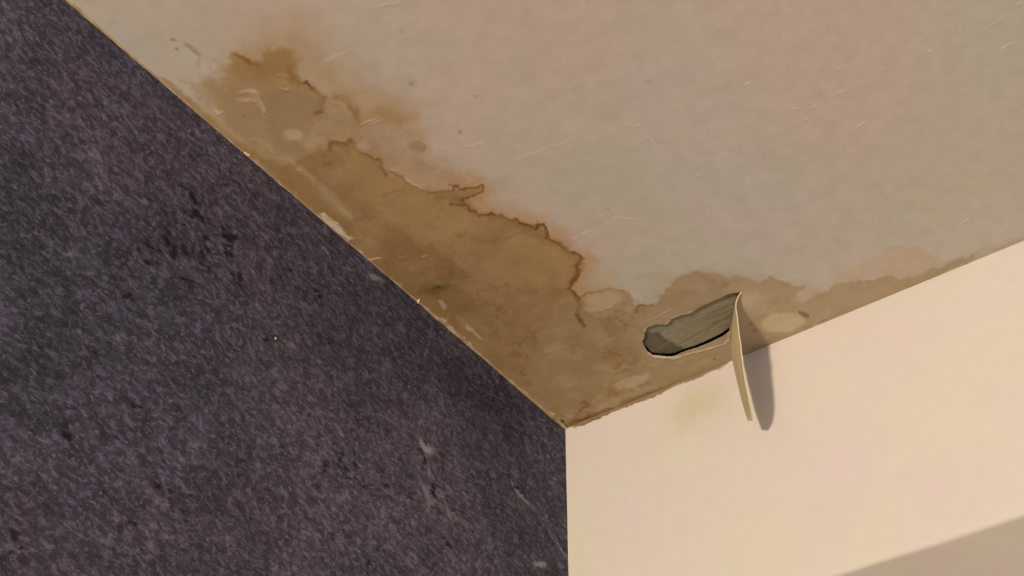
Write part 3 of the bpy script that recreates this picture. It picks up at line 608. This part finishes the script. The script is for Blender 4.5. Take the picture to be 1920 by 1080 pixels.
# wall-side of the gap line: cut away
order = np.argsort(gap[:, 0])
gy_at = np.interp(BX, gap[order, 0], gap[order, 1])
BZ = 3.0 + 0.25 * fbm(PB.x * 0.4, PB.y * 1.5, 8, 3, 511) + np.clip((BY - (gy_at - 0.0)) / 1.5, 0, 1) * 22
board = mesh_obj('exposed_board', np.stack([BX * MM, BY * MM, BZ * MM], -1), grid_faces(NBX, NBY), M_board, parent=ceiling,
                 colors=ceil_alb(np.clip(PB.c, 4, 250)))
board['label'] = 'bare grey board in the torn hole'
# closed top of the cavity, so that no light falls in from above
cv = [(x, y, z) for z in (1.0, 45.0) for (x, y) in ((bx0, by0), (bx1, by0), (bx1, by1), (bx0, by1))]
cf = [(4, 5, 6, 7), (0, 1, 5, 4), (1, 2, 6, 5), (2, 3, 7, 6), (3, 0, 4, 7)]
cav_col = np.tile(ceil_alb((45, 36, 26)), (8, 1))  # lining coloured dark, so the gap's shade is partly painted
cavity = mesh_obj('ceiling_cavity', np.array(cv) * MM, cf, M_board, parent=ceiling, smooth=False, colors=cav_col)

# ------------------------------------------------------------------ right wall: the face of a bulkhead, rounded lower edge, soffit, reveal
SOF = 0.26190 * 1000.0                        # height of the face in mm
r_e = 5.0
prof = [(0.0, -z) for z in axis(24, 0.9, SOF - r_e, 1.15) if z < SOF - r_e - 3]      # (depth behind the face, z)
for k in range(7):
    a = math.pi / 2 * k / 6
    prof.append((r_e - r_e * math.cos(a), -(SOF - r_e) - r_e * math.sin(a)))
prof += [(r_e + d, -SOF) for d in (4, 10, 20, 35, 60, 90, 130, 180, 240, 300)]
prof += [(305.0, -SOF - 5), (305.0, -SOF - 300), (305.0, -SOF - 1200), (305.0, -2500)]
prof = np.array(prof)
wx_ = axis(300, 0.9, 2600, 1.1)
NWX, NWP = len(wx_), len(prof)
WX = np.repeat(wx_, NWP); WD = np.tile(prof[:, 0], NWX); WZ = np.tile(prof[:, 1], NWX)
PW = Paint(WX, WZ - WD, WALL_SEEN, seed=63)
m1 = fbm(PW.x, PW.y, 70, 3, 601); m2 = fbm(PW.x, PW.y, 55, 3, 602)
PW.c += np.stack([1.0 * m1, -2.2 * m1 + 1.0 * m2, 2.2 * m1 - 2.5 * m2], -1)
PW.blob((162.0,-33.3), 34, 26, 0.1, (206,186,138), 0.55, 2.0)
PW.blob((143.6,-38.3), 16, 16, 0.0, (204,182,136), 0.4, 2.0)
PW.area([(1.4,2.0),(26.6,0.9),(134.7,1.1),(171.3,2.0),(152.6,-4.2),(109.5,-3.8),(26.4,-3.1)], (214,190,150), 0.5, 4, 1.0)
PW.area([(-0.8,20.1),(142.6,21.9),(208.9,18.2),(196.1,-0.7),(176.8,-3.2),(152.6,-4.2),(129.4,-3.2),(115.7,-5.2),(106.3,-5.8),(90.7,-5.0),(74.9,-4.2),(58.9,-3.4),(46.0,-3.9),(34.3,-3.7),(25.7,-4.8),(21.1,-5.6),(12.0,-0.4),(0.1,0.5)], (148,117,80), 0.95, 0.7, 0.45, 0.12, 12, 72)
# ragged brown overlap of ceiling paint at the top edge
PW.line([(0.1,1.2),(10.1,0.4),(19.8,-4.3),(24.4,-4.3),(33.0,-3.1),(46.0,-2.6),(59.0,-2.1),(75.0,-2.2)], (138,102,64), 0.85, 1.2, 0.8, 0.7, 0.5, seed=17, vsize=5)
PW.line([(74.9,-3.5),(90.7,-4.3),(106.3,-5.1),(126.9,-4.1),(129.5,-2.0)], (150,120,82), 0.85, 0.8, 0.7, 0.9, 0.4, seed=18, vsize=6)
PW.line([(10.0,-1.6),(21.1,-4.2),(31.6,-3.9),(46.0,-3.9)], (112,76,42), 0.7, 0.7, 0.8, 0.9, 0.5, seed=19, vsize=4)
PW.line([(129.4,-3.9),(152.5,-4.9),(176.8,-3.8),(196.1,-1.3)], (160,132,92), 0.6, 0.5, 0.7, 0.9, 0.5, seed=20, vsize=8)
PW.blob((199.3,-122.5), 0.8, 0.7, 0, (170,140,110), 0.7, 0.2)
PW.line([(4.1,-106.5),(6.0,-108.4)], (150,130,112), 0.6, 0.8, 0.3)

wav = 1.2 * fbm(PW.x, PW.y * 0 + 5.0, 60, 3, 611) * np.clip((-WZ - SOF * 0.6) / (SOF * 0.4), 0, 1) * (WD < 300)
Vw = np.stack([WX * MM, (WD + 0.15 * fbm(PW.x, PW.y, 60, 2, 612) * np.clip(-WZ / 20, 0, 1)) * MM, (WZ + wav * 0.5) * MM], -1)
wall_right = tag(mesh_obj('wall_right', Vw, grid_faces(NWX, NWP, True), M_plaster, colors=wall_alb(np.clip(PW.c, 4, 250))),
                 'plain cream bulkhead wall with a grey underside at lower right', 'wall', kind='structure')

# ------------------------------------------------------------------ left wall: dark stone-look wallpaper
m, nt, b = new_mat('dark_stone_wallpaper')
tc = nd(nt, 'ShaderNodeTexCoord').outputs['Object']
mp = nd(nt, 'ShaderNodeMapping'); mp.inputs['Rotation'].default_value = (math.radians(-6), 0, 0); mp.inputs['Scale'].default_value = (1, 0.62, 1)
nt.links.new(tc, mp.inputs['Vector'])
sv = mp.outputs['Vector']
region = noise(nt, tc, 9.0, 3, 0.5)
region2 = noise(nt, tc, 6.5, 3, 0.5, 0.3)
hue = noise(nt, tc, 26.0, 3, 0.6)
mid = noise(nt, sv, 175.0, 6, 0.66, 0.7)
clump = noise(nt, sv, 55.0, 4, 0.6, 0.4)
fleck = noise(nt, sv, 330.0, 4, 0.6, 0.7)
fine = noise(nt, tc, 900.0, 2, 0.6)
va = nd(nt, 'ShaderNodeAttribute', attribute_name='vein').outputs['Fac']
pa = nd(nt, 'ShaderNodeAttribute', attribute_name='pit').outputs['Fac']
# ground colours: purple-brown areas and cooler slate areas
zone_a = nd(nt, 'ShaderNodeAttribute', attribute_name='zone').outputs['Fac']
dark_shade_a = nd(nt, 'ShaderNodeAttribute', attribute_name='dark_shade').outputs['Fac']
zs = nd(nt, 'ShaderNodeMath', operation='ADD'); nt.links.new(zone_a, zs.inputs[0]); nt.links.new(hue, zs.inputs[1])
ground = mixc(nt, ramp(nt, zs.outputs[0], [(0.75, (0, 0, 0)), (1.15, (1, 1, 1))]), (0.069, 0.066, 0.084), (0.086, 0.069, 0.085))
ground = mixc(nt, ramp(nt, hue, [(0.50, (0, 0, 0)), (0.72, (0.5, 0.5, 0.5))]), ground, (0.068, 0.080, 0.080))
# mottling of light and dark
tone = ramp(nt, mid, [(0.30, (0.52, 0.52, 0.52)), (0.48, (0.80, 0.80, 0.80)), (0.55, (1.12, 1.12, 1.13)), (0.66, (2.0, 1.98, 2.08))])
c = mixc(nt, 1.0, ground, tone, 'MULTIPLY')
c = mixc(nt, 1.0, c, ramp(nt, clump, [(0.36, (0.80, 0.80, 0.80)), (0.62, (1.22, 1.22, 1.24))]), 'MULTIPLY')
fl = ramp(nt, fleck, [(0.55, (0, 0, 0)), (0.66, (0.8, 0.8, 0.8))])
c = mixc(nt, fl, c, (0.185, 0.170, 0.215))
dk = ramp(nt, fleck, [(0.26, (1, 1, 1)), (0.40, (0, 0, 0))])
c = mixc(nt, dk, c, (0.034, 0.026, 0.032))
c = mixc(nt, 1.0, c, ramp(nt, fine, [(0.25, (0.75, 0.75, 0.75)), (0.75, (1.25, 1.25, 1.25))]), 'MULTIPLY')
big = mixc(nt, dark_shade_a, ramp(nt, region2, [(0.36, (0.80, 0.82, 0.82)), (0.58, (1.08, 1.06, 1.08))]), (0.50, 0.50, 0.50))
c = mixc(nt, 1.0, c, big, 'MULTIPLY')
c = mixc(nt, va, c, (0.30, 0.28, 0.31))
c = mixc(nt, pa, c, (0.014, 0.008, 0.011))
nt.links.new(c, b.inputs['Base Color'])
b.inputs['Roughness'].default_value = 0.8
b.inputs['Specular IOR Level'].default_value = 0.1
bp = nd(nt, 'ShaderNodeBump'); bp.inputs['Strength'].default_value = 0.5; bp.inputs['Distance'].default_value = 0.0012
nt.links.new(mid, bp.inputs['Height']); nt.links.new(bp.outputs['Normal'], b.inputs['Normal'])

M_paper = m

ly = -axis(760, 1.8, 4600, 1.2); lz = -axis(480, 1.8, 2490, 1.2)
LY, LZ = np.meshgrid(ly, lz, indexing='ij')
LY = LY.ravel(); LZ = LZ.ravel()
PL = Paint(LY, LZ, (0, 0, 0), seed=83)        # red channel: pale veins; green: dark pits
V, K = (255, 0, 0), (0, 255, 0)
def vein(pts, a, w, taper=True):
    idx = PL._near(pts, 12); d, t, _ = PL.seg_dist(idx, pts, 0.9)
    ww = w * np.clip(1 + 0.6 * fbm(PL.x[idx], PL.y[idx], 8, 2, 711), 0.2, 2)
    mm = a * sstep(ww * 2, ww * 0.3, d) * np.clip(1 + 0.8 * fbm(PL.x[idx], PL.y[idx], 14, 2, 712), 0.1, 1.4)
    if taper: mm = mm * np.clip(np.sin(np.pi * np.clip(t, 0.04, 0.96)) * 1.8, 0, 1)
    PL.c[idx, 0] = np.maximum(PL.c[idx, 0], 255 * np.clip(mm, 0, 1))
def pits(p, r, n, size, seed, a=0.9):
    rng = np.random.default_rng(seed)
    for k in range(n):
        q = np.array(p) + rng.normal(0, r, 2)
        s = size * 1.15 * rng.uniform(0.5, 1.3)
        ang = rng.uniform(-0.9, 0.5)
        R_ = s * 4
        idx = np.nonzero((abs(PL.x - q[0]) < R_ + 4) & (abs(PL.y - q[1]) < R_ + 4))[0]
        X_ = PL.x[idx] + 0.8 * PL.wx[idx] - q[0]; Y_ = PL.y[idx] + 0.8 * PL.wy[idx] - q[1]
        u = (X_ * math.cos(ang) + Y_ * math.sin(ang)) / (s * 1.5); v = (-X_ * math.sin(ang) + Y_ * math.cos(ang)) / (s * 0.7)
        g = a * sstep(1.25, 0.6, np.hypot(u, v))
        PL.c[idx, 1] = np.maximum(PL.c[idx, 1], 255 * g)
vein([(-95.1,-114.0),(-86.4,-120.0),(-77.7,-124.3),(-67.2,-125.9),(-60.1,-126.9)], 0.9, 1.3)
vein([(-58.4,-126.0),(-45.0,-127.9),(-36.2,-135.3),(-27.3,-142.7),(-18.3,-145.8),(-9.3,-151.4),(-1.2,-155.1)], 0.6, 0.8)
vein([(-38.8,-133.7),(-36.0,-123.2),(-31.5,-126.9)], 0.4, 0.7)
vein([(-232.4,-147.9),(-222.4,-151.2),(-211.8,-150.8),(-204.2,-151.0)], 0.8, 2.6)
vein([(-218.0,-169.5),(-214.2,-181.3),(-207.4,-183.0)], 0.45, 1.2)
vein([(-225.4,-190.1),(-217.5,-196.7),(-209.9,-200.7),(-216.2,-214.8)], 0.7, 2.6)
vein([(-203.6,-183.7),(-191.8,-191.1),(-187.5,-199.7),(-179.4,-209.0)], 0.4, 2.0)
vein([(-58.7,-190.0),(-45.7,-180.9),(-32.4,-176.1)], 0.6, 2.0)
vein([(-375.4,-28.2),(-370.3,-29.4),(-366.1,-29.4)], 0.7, 1.2)
vein([(-315.6,-17.2),(-304.8,-13.8),(-290.2,-8.3)], 0.5, 1.8)
vein([(-48.6,-36.1),(-39.2,-37.1),(-29.8,-38.2)], 0.35, 0.9)
vein([(-24.2,1.7),(-17.4,2.4)], 0.6, 0.8); vein([(-46.4,-13.7),(-37.0,-12.7)], 0.5, 0.8)
vein([(-642.1,-216.4),(-628.0,-217.8),(-614.2,-217.1),(-602.0,-209.4)], 0.2, 1.2)
vein([(-582.8,-208.6),(-572.9,-198.7),(-560.1,-199.4),(-544.3,-200.7),(-529.4,-197.7)], 0.15, 1.0)
vein([(-460.8,-53.4),(-451.1,-54.8),(-444.5,-55.7)], 0.5, 2.0)
pits((-517.0,-104.2), 9, 10, 3.2, 1); pits((-480.5,-95.8), 5, 9, 3.0, 2); pits((-475.0,-108.9), 7, 7, 2.4, 3)
pits((-519.4,-145.4), 10, 9, 2.6, 4); pits((-491.4,-129.8), 9, 9, 2.0, 5); pits((-546.7,-168.7), 7, 6, 2.4, 6)
pits((-459.7,-125.9), 7, 6, 1.8, 7); pits((-410.3,-86.8), 5, 4, 2.2, 8); pits((-374.9,-80.1), 3, 2, 2.4, 9)
pits((-554.2,-212.9), 4, 4, 1.8, 10); pits((-313.3,-216.7), 7, 8, 2.2, 11); pits((-227.6,-161.0), 3, 3, 2.8, 12)
pits((-212.4,-185.8), 2, 2, 3.0, 13); pits((-273.1,-213.6), 5, 3, 1.8, 14); pits((-331.1,-230.4), 8, 8, 1.6, 15)
pits((-89.0,-116.6), 3, 3, 2.2, 16); pits((-491.3,-342.2), 4, 2, 2.4, 17); pits((-517.9,-381.1), 3, 2, 2.4, 18)
pits((-577.6,-342.5), 3, 2, 2.4, 19); pits((-589.8,-432.9), 5, 4, 2.6, 20); pits((-283.7,-301.4), 4, 3, 2.2, 21)
pits((-189.7,-224.9), 4, 3, 2.4, 22); pits((-11.1,-118.2), 3, 2, 1.8, 23); pits((-531.5,-296.1), 3, 2, 2.2, 24)
pits((-501.0,-321.6), 60, 26, 1.3, 25, 0.8); pits((-434.4,-95.8), 60, 30, 1.4, 26, 0.8); pits((-323.2,-241.2), 45, 40, 1.3, 27, 0.8)
pits((-537.4,-89.0), 40, 22, 1.5, 28, 0.7); pits((-180.4,-190.5), 25, 14, 1.3, 29, 0.8); pits((-596.3,-282.4), 50, 14, 1.2, 30, 0.7)
pits((-362.7,-310.2), 50, 30, 1.3, 31, 0.8)

# purple-brown and dark slate zones of the printed pattern; corner shade painted in too
zone = np.full(len(PL.x), 0.35, dtype=np.float32); dark = np.zeros(len(PL.x), dtype=np.float32)
def zn(arr, q, rx, ry, v, ang=0.0):
    u = PL.x + 10 * PL.wx - q[0]; w_ = PL.y + 10 * PL.wy - q[1]
    c_, s_ = math.cos(ang), math.sin(ang)
    arr += v * np.exp(-(((u * c_ + w_ * s_) / rx) ** 2 + ((-u * s_ + w_ * c_) / ry) ** 2))
zn(zone, (-487.1,-77.5), 75, 45, 0.75); zn(zone, (-394.9,-102.1), 50, 40, 0.45); zn(zone, (-585.9,-71.7), 70, 40, 0.35)
zn(zone, (-409.8,-334.1), 120, 50, 0.6); zn(zone, (-325.7,-222.2), 60, 45, 0.65); zn(zone, (-266.8,-133.2), 40, 40, 0.5)
zn(zone, (-588.7,-443.3), 50, 30, 0.7); zn(zone, (-180.1,-195.8), 40, 60, 0.5)
zn(zone, (-596.3,-282.4), 110, 75, -0.45); zn(zone, (-491.1,-298.1), 80, 45, -0.3); zn(zone, (-560.0,-178.7), 40, 25, -0.3)
zn(dark, (-120.6,-43.7), 55, 42, 0.85); zn(dark, (-204.2,-51.7), 50, 20, 0.6, 0.2); zn(dark, (-364.8,-127.4), 60, 30, 0.35)  # the strongest is shade by the corner, painted into the paper
zn(dark, (-588.0,-168.8), 50, 25, 0.3); zn(dark, (-590.1,-305.1), 60, 30, 0.3); zn(dark, (-463.6,-253.6), 60, 22, 0.3); zn(dark, (-525.3,-360.6), 60, 22, 0.3)
zn(dark, (-293.1,-16.9), 30, 12, 0.4, 0.0); zn(dark, (-58.5,-155.6), 25, 70, 0.35)

LX = 0.5 * fbm(PL.x, PL.y, 160, 2, 701) * np.clip(-LZ / 30, 0, 1) * np.clip(-LY / 20, 0, 1)
wall_left = tag(mesh_obj('wall_left', np.stack([LX * MM, LY * MM, LZ * MM], -1), grid_faces(len(ly), len(lz)), M_paper,
                         floats={'vein': PL.c[:, 0] / 255.0, 'pit': PL.c[:, 1] / 255.0, 'zone': np.clip(zone, 0, 1), 'dark_shade': np.clip(dark, 0, 1)}),
                'wall papered in dark purple-grey mottled stone pattern', 'wall', kind='structure')
# the same papered wall runs on past the corner, under the bulkhead
jv = np.array([(0, 0, -SOF), (0, 305, -SOF), (0, 305, -2490), (0, 0, -2490)]) * MM
mesh_obj('window_jamb', jv, [(0, 3, 2, 1)], M_paper, parent=wall_left, floats={'vein': np.zeros(4), 'pit': np.zeros(4), 'zone': np.full(4, 0.4), 'dark_shade': np.zeros(4)})

# ------------------------------------------------------------------ floor far below
m, nt, b = new_mat('wood_floor')
tcf = nd(nt, 'ShaderNodeTexCoord').outputs['Object']
nt.links.new(ramp(nt, noise(nt, tcf, 8.0, 5), [(0.3, (0.24, 0.19, 0.15)), (0.7, (0.34, 0.28, 0.22))]), b.inputs['Base Color'])
tag(mesh_obj('floor', [(0, -4.6, 0), (2.6, -4.6, 0), (2.6, 0.305, 0), (0, 0.305, 0)], [(0, 1, 2, 3)], m, loc=(0, 0, 0)),
    'brown wooden floor of the room', 'floor', kind='structure')

# ------------------------------------------------------------------ sealant bead along the papered wall
m, nt, b = new_mat('old_sealant')
tcb = nd(nt, 'ShaderNodeTexCoord').outputs['Object']
nt.links.new(ramp(nt, noise(nt, tcb, 70.0, 5, 0.65), [(0.30, tuple(ceil_alb((118,94,60)))), (0.52, tuple(ceil_alb((146,120,84)))), (0.72, tuple(ceil_alb((170,146,112))))]), b.inputs['Base Color'])
M_seal = m
ty = -axis(740, 1.2, 2600, 1.3)
base_w = np.interp(-ty, [3, 22, 53, 97, 128, 162, 199, 241, 259, 312, 343, 385, 469, 583, 611, 671], [3.0, 4.2, 3.4, 1.8, 0.9, 1.9, 2.0, 1.7, 0.35, 0.2, 0.3, 0.3, 0.5, 0.9, 1.4, 1.6])
yy = ty.astype(np.float32)
bw = base_w * np.clip(1 + 0.45 * fbm(yy, yy * 0, 9, 3, 801), 0.3, 1.7) + 0.25
bd = (0.5 + 0.35 * base_w) * np.clip(1 + 0.4 * fbm(yy, yy * 0 + 9, 7, 3, 802), 0.4, 1.6)
bverts = []
for k, y in enumerate(ty):
    w, d = float(bw[k]), float(bd[k])
    for (fx, fz) in ((1.12, -0.4), (1.0, 0.25), (0.75, 0.62), (0.38, 0.9), (0.0, 1.0), (-0.2, 0.9)):
        bverts.append((fx * w * MM, y * MM, -fz * d * MM))
bead = tag(mesh_obj('trim_1', bverts, grid_faces(len(ty), 6, False), M_seal),
           'thin ragged pale sealant line along the top of the dark papered wall', 'sealant', kind='structure')


# ------------------------------------------------------------------ the hanging strip of torn ceiling
near = np.array([(253.9,-84.0,0.5),(250.7,-84.0,-2.6),(247.2,-83.5,-6.9),(245.6,-83.0,-11.6),(244.8,-82.0,-20.9),(244.6,-81.0,-32.9),(244.3,-80.0,-45.9),(243.5,-78.5,-60.1),(242.4,-76.5,-74.9),(241.3,-74.0,-91.0),(239.6,-68.0,-100.8),(237.0,-61.0,-106.6),(232.8,-51.0,-109.3),(227.7,-40.0,-108.8)])
far = np.array([(217.8,-33.0,18.4),(217.1,-33.0,14.7),(215.8,-32.5,11.0),(214.6,-32.0,7.3),(213.5,-32.0,-0.2),(212.3,-32.0,-8.2),(211.6,-32.0,-17.7),(211.7,-32.0,-28.1),(213.4,-32.5,-41.3),(215.1,-33.0,-53.8),(215.9,-32.0,-67.3),(217.8,-33.0,-82.3),(220.0,-34.0,-94.7),(222.6,-36.0,-105.4)])
near[0, 2] = far[0, 2] = 0.6                    # both corners start just inside the ceiling skin
NR, NC = 60, 22
sp = np.linspace(0, 1, len(near)); sr = np.linspace(0, 1, NR)
nr = np.stack([np.interp(sr, sp, near[:, k]) for k in range(3)], -1)
fr = np.stack([np.interp(sr, sp, far[:, k]) for k in range(3)], -1)
for arr in (nr, fr):                            # smooth the traced edges a little
    for _ in range(3):
        arr[1:-1] = 0.25 * arr[:-2] + 0.5 * arr[1:-1] + 0.25 * arr[2:]
tcol = np.linspace(0, 1, NC)
G = fr[:, None, :] * (1 - tcol)[None, :, None] + nr[:, None, :] * tcol[None, :, None]
du = np.gradient(G, axis=1); dv = np.gradient(G, axis=0)
N = np.cross(du, dv); N /= np.linalg.norm(N, axis=-1, keepdims=True) + 1e-9
if N[NR // 2, NC // 2, 0] > 0: N = -N           # lit side looks towards the papered wall
sg = np.repeat(sr[:, None], NC, 1).astype(np.float32); tg = np.repeat(tcol[None, :], NR, 0).astype(np.float32)
wave = 1.0 * np.sin(np.pi * tg) * np.sin(np.pi * np.clip(sg * 1.1, 0, 1)) + 0.35 * fbm(tg.ravel() * 50, sg.ravel() * 130, 18, 3, 821).reshape(NR, NC)
G = G + N * wave[..., None] * 0.9
# ragged edges
rag = (fbm(sr.astype(np.float32) * 130, sr.astype(np.float32) * 0, 6, 3, 822))
G[:, -1] += (G[:, -1] - G[:, -2]) * 0.35 * rag[:, None] * (sr > 0.1)[:, None]
G[:, 0] += (G[:, 0] - G[:, 1]) * 0.35 * rag[::-1][:, None] * (sr > 0.15)[:, None]
TH = 0.85
front = G + N * TH / 2; back = G - N * TH / 2
nfv = NR * NC
fv = np.concatenate([front.reshape(-1, 3), back.reshape(-1, 3)]) * MM
ff = list(map(tuple, grid_faces(NR, NC))) + [tuple(x[::-1] + nfv) for x in grid_faces(NR, NC)]
ring = [r * NC + NC - 1 for r in range(NR)] + [(NR - 1) * NC + c for c in range(NC - 2, -1, -1)] + [r * NC for r in range(NR - 2, -1, -1)] + list(range(1, NC))
ring_f = []
for k in range(len(ring) - 1):
    a, b2 = ring[k], ring[k + 1]
    ring_f.append((a, a + nfv, b2 + nfv, b2))
tx = (tg.ravel() * 52).astype(np.float32); txs = (sg.ravel() * 130).astype(np.float32)
fc = np.tile(np.array((184, 157, 118), dtype=np.float32), (nfv, 1))
fc += (6 * fbm(tx, txs * 0.5, 12, 4, 831))[:, None] + np.stack([2 * fbm(tx, txs, 30, 2, 832)] * 3, -1) * np.array([1, 0.4, -0.6])
bk = np.tile(np.array((150, 124, 96), dtype=np.float32), (nfv, 1)) + (6 * fbm(tx, txs, 14, 4, 833))[:, None]
strip_root = bpy.data.objects.new('hanging_plaster_strip', None)
COL.objects.link(strip_root)
org = np.array([near[0] * 0.5 + far[0] * 0.5])[0] * MM
strip_root.location = (org[0], org[1], H)
strip_root.empty_display_size = 0.02
tag(strip_root, 'torn plaster tongue hanging from the ceiling hole, in front of the cream wall', 'peeling plaster')
off = np.array([org[0], org[1], 0.0])
mesh_obj('plaster_tongue', fv - off, np.array(ff), M_strip, parent=strip_root, colors=ceil_alb(np.clip(np.vstack([fc, bk]), 4, 250)))
# pale broken edge running all round the tongue
ev = []; ef = []
for k in range(len(ring)):
    i = ring[k]
    r_, c_ = divmod(i, NC)
    nxt = ring[min(k + 1, len(ring) - 1)]; prv = ring[max(k - 1, 0)]
    tan_ = G.reshape(-1, 3)[nxt] - G.reshape(-1, 3)[prv]; tan_ /= np.linalg.norm(tan_) + 1e-9
    nn = N.reshape(-1, 3)[i]
    out = np.cross(tan_, nn); out /= np.linalg.norm(out) + 1e-9
    ctr = G[r_, max(min(c_, NC - 1), 0)] - G[r_, NC // 2] if c_ in (0, NC - 1) else G[r_, c_] - G[NR // 2, c_]
    if out @ ctr < 0: out = -out
    p0 = G.reshape(-1, 3)[i]
    wd_ = 0.55 + 0.3 * float(fbm(np.array([k * 1.0], dtype=np.float32), np.array([0.0], dtype=np.float32), 5, 2, 841)[0])
    for (o_, n_) in ((-0.6, 0.62), (wd_, 0.42), (wd_ * 1.15, -0.1), (wd_ * 0.8, -0.5), (-0.6, -0.62)):
        ev.append(p0 + out * o_ + nn * n_)
ef = grid_faces(len(ring), 5)
ecol = np.tile(np.array((196, 170, 134), dtype=np.float32), (len(ev), 1))
te = mesh_obj('torn_edge', np.array(ev) * MM - off, ef, M_strip, parent=strip_root, colors=ceil_alb(ecol))
te['label'] = 'pale broken edge of the hanging tongue'


# ------------------------------------------------------------------ small loose bits
def flake(name, label, cat, pts3, thick, col, curl=0.6, group=None, parent=None):
    """a small loose chip: outline in mm on the ceiling, one side lifted away from it"""
    p = np.array(pts3, dtype=float)            # x, y, drop
    n = len(p); c = p.mean(0); c[2] = p[:, 2].mean() - curl * 0.3
    vs = []
    for lvl in (0.0, thick):
        for k in (1.0, 0.55):
            for q in p:
                w = c + (q - c) * k
                vs.append((w[0], w[1], -(w[2] + lvl)))
        vs.append((c[0], c[1], -(c[2] + lvl)))
    m_ = 2 * n + 1
    fs = []
    for lvl in range(2):
        o = lvl * m_
        for k in range(n):
            j = (k + 1) % n
            a = [(o + k, o + j, o + n + j), (o + k, o + n + j, o + n + k), (o + n + k, o + n + j, o + 2 * n)]
            fs += a if lvl else [x[::-1] for x in a]
    for k in range(n):
        j = (k + 1) % n
        fs += [(k, m_ + k, m_ + j), (k, m_ + j, j)]
    base = np.array([c[0], c[1], 0.0])
    vs = (np.array(vs) - base) * MM
    fl_ = mesh_obj(name, vs, np.array(fs), M_strip, colors=np.tile(ceil_alb(np.array(col, dtype=np.float32)), (len(vs), 1)),
                   loc=(base[0] * MM, base[1] * MM, H), smooth=False)
    return tag(fl_, label, cat, group)


flake('paint_flake', 'pinkish curled paint flake at the ceiling edge above the dark papered wall', 'paint flake',
      [(x, y, d) for (x, y), d in zip([(-2.0,-485.7),(-0.9,-481.2),(2.3,-478.1),(2.7,-473.4),(-1.1,-474.6),(-1.2,-476.9),(-4.3,-477.6),(-4.3,-481.4)], (0.2, 0.0, 0.0, 0.0, 0.6, 1.6, 2.6, 1.6))], 0.35, (196,158,124))
flake('paint_flake', 'dark-edged curled paint flake on the ceiling right of the hanging tongue', 'paint flake',
      [(x, y, d) for (x, y), d in zip([(283.2,-30.5),(286.9,-26.9),(289.5,-22.3),(289.7,-18.3),(287.4,-18.1),(284.8,-22.8),(283.0,-26.9)], (0.1, 0.0, 0.0, 0.2, 1.6, 2.2, 1.4))], 0.35, (112,90,60))
flake('paint_flake', 'upright sliver of paint at the ceiling edge below the dark brown stain patch', 'paint flake',
      [(x, y, d) for (x, y), d in zip([(-1.6,-246.0),(2.8,-248.4),(4.5,-248.1),(3.1,-246.3),(-0.4,-245.1),(-2.2,-244.5)], (0.3, 0.0, 0.0, 0.8, 1.6, 1.4))], 0.35, (204,170,132))


def speck(label, at, r, seed):
    rng = np.random.default_rng(seed)
    vs = []; nu_, nv_ = 14, 5
    for j in range(nv_):
        el = math.pi / 2 * j / (nv_ - 1)
        for i in range(nu_):
            a = 2 * math.pi * i / nu_
            rr = r * math.cos(el) * (1 + 0.25 * math.sin(2 * a + seed) + 0.12 * math.sin(5 * a + 2 * seed)) if j < nv_ - 1 else 0.02
            vs.append((r * 0.55 * math.sin(el), rr * 0.75 * math.cos(a), rr * 1.3 * math.sin(a)))
    fs = []
    for j in range(nv_ - 1):
        for i in range(nu_):
            k = (i + 1) % nu_
            fs.append((j * nu_ + i, j * nu_ + k, (j + 1) * nu_ + k, (j + 1) * nu_ + i))
    o = mesh_obj('paint_speck', np.array(vs) * MM, fs, M_strip, colors=np.tile(lin((216, 206, 198)) * 1.0, (len(vs), 1)), loc=(-0.0004, at[0] * MM, H + at[1] * MM))
    return tag(o, label, 'paint speck', 'white paint specks on the dark wallpaper')


speck('largest white paint speck in the middle of the dark papered wall', (-413.4,-156.7), 1.35, 1)
speck('tiny white paint speck on the dark wallpaper near the corner, above the pale vein', (-201.5,-132.8), 0.9, 2)
speck('faint white paint speck high on the dark wallpaper close to the ceiling', (-536.7,-25.3), 1.1, 3)
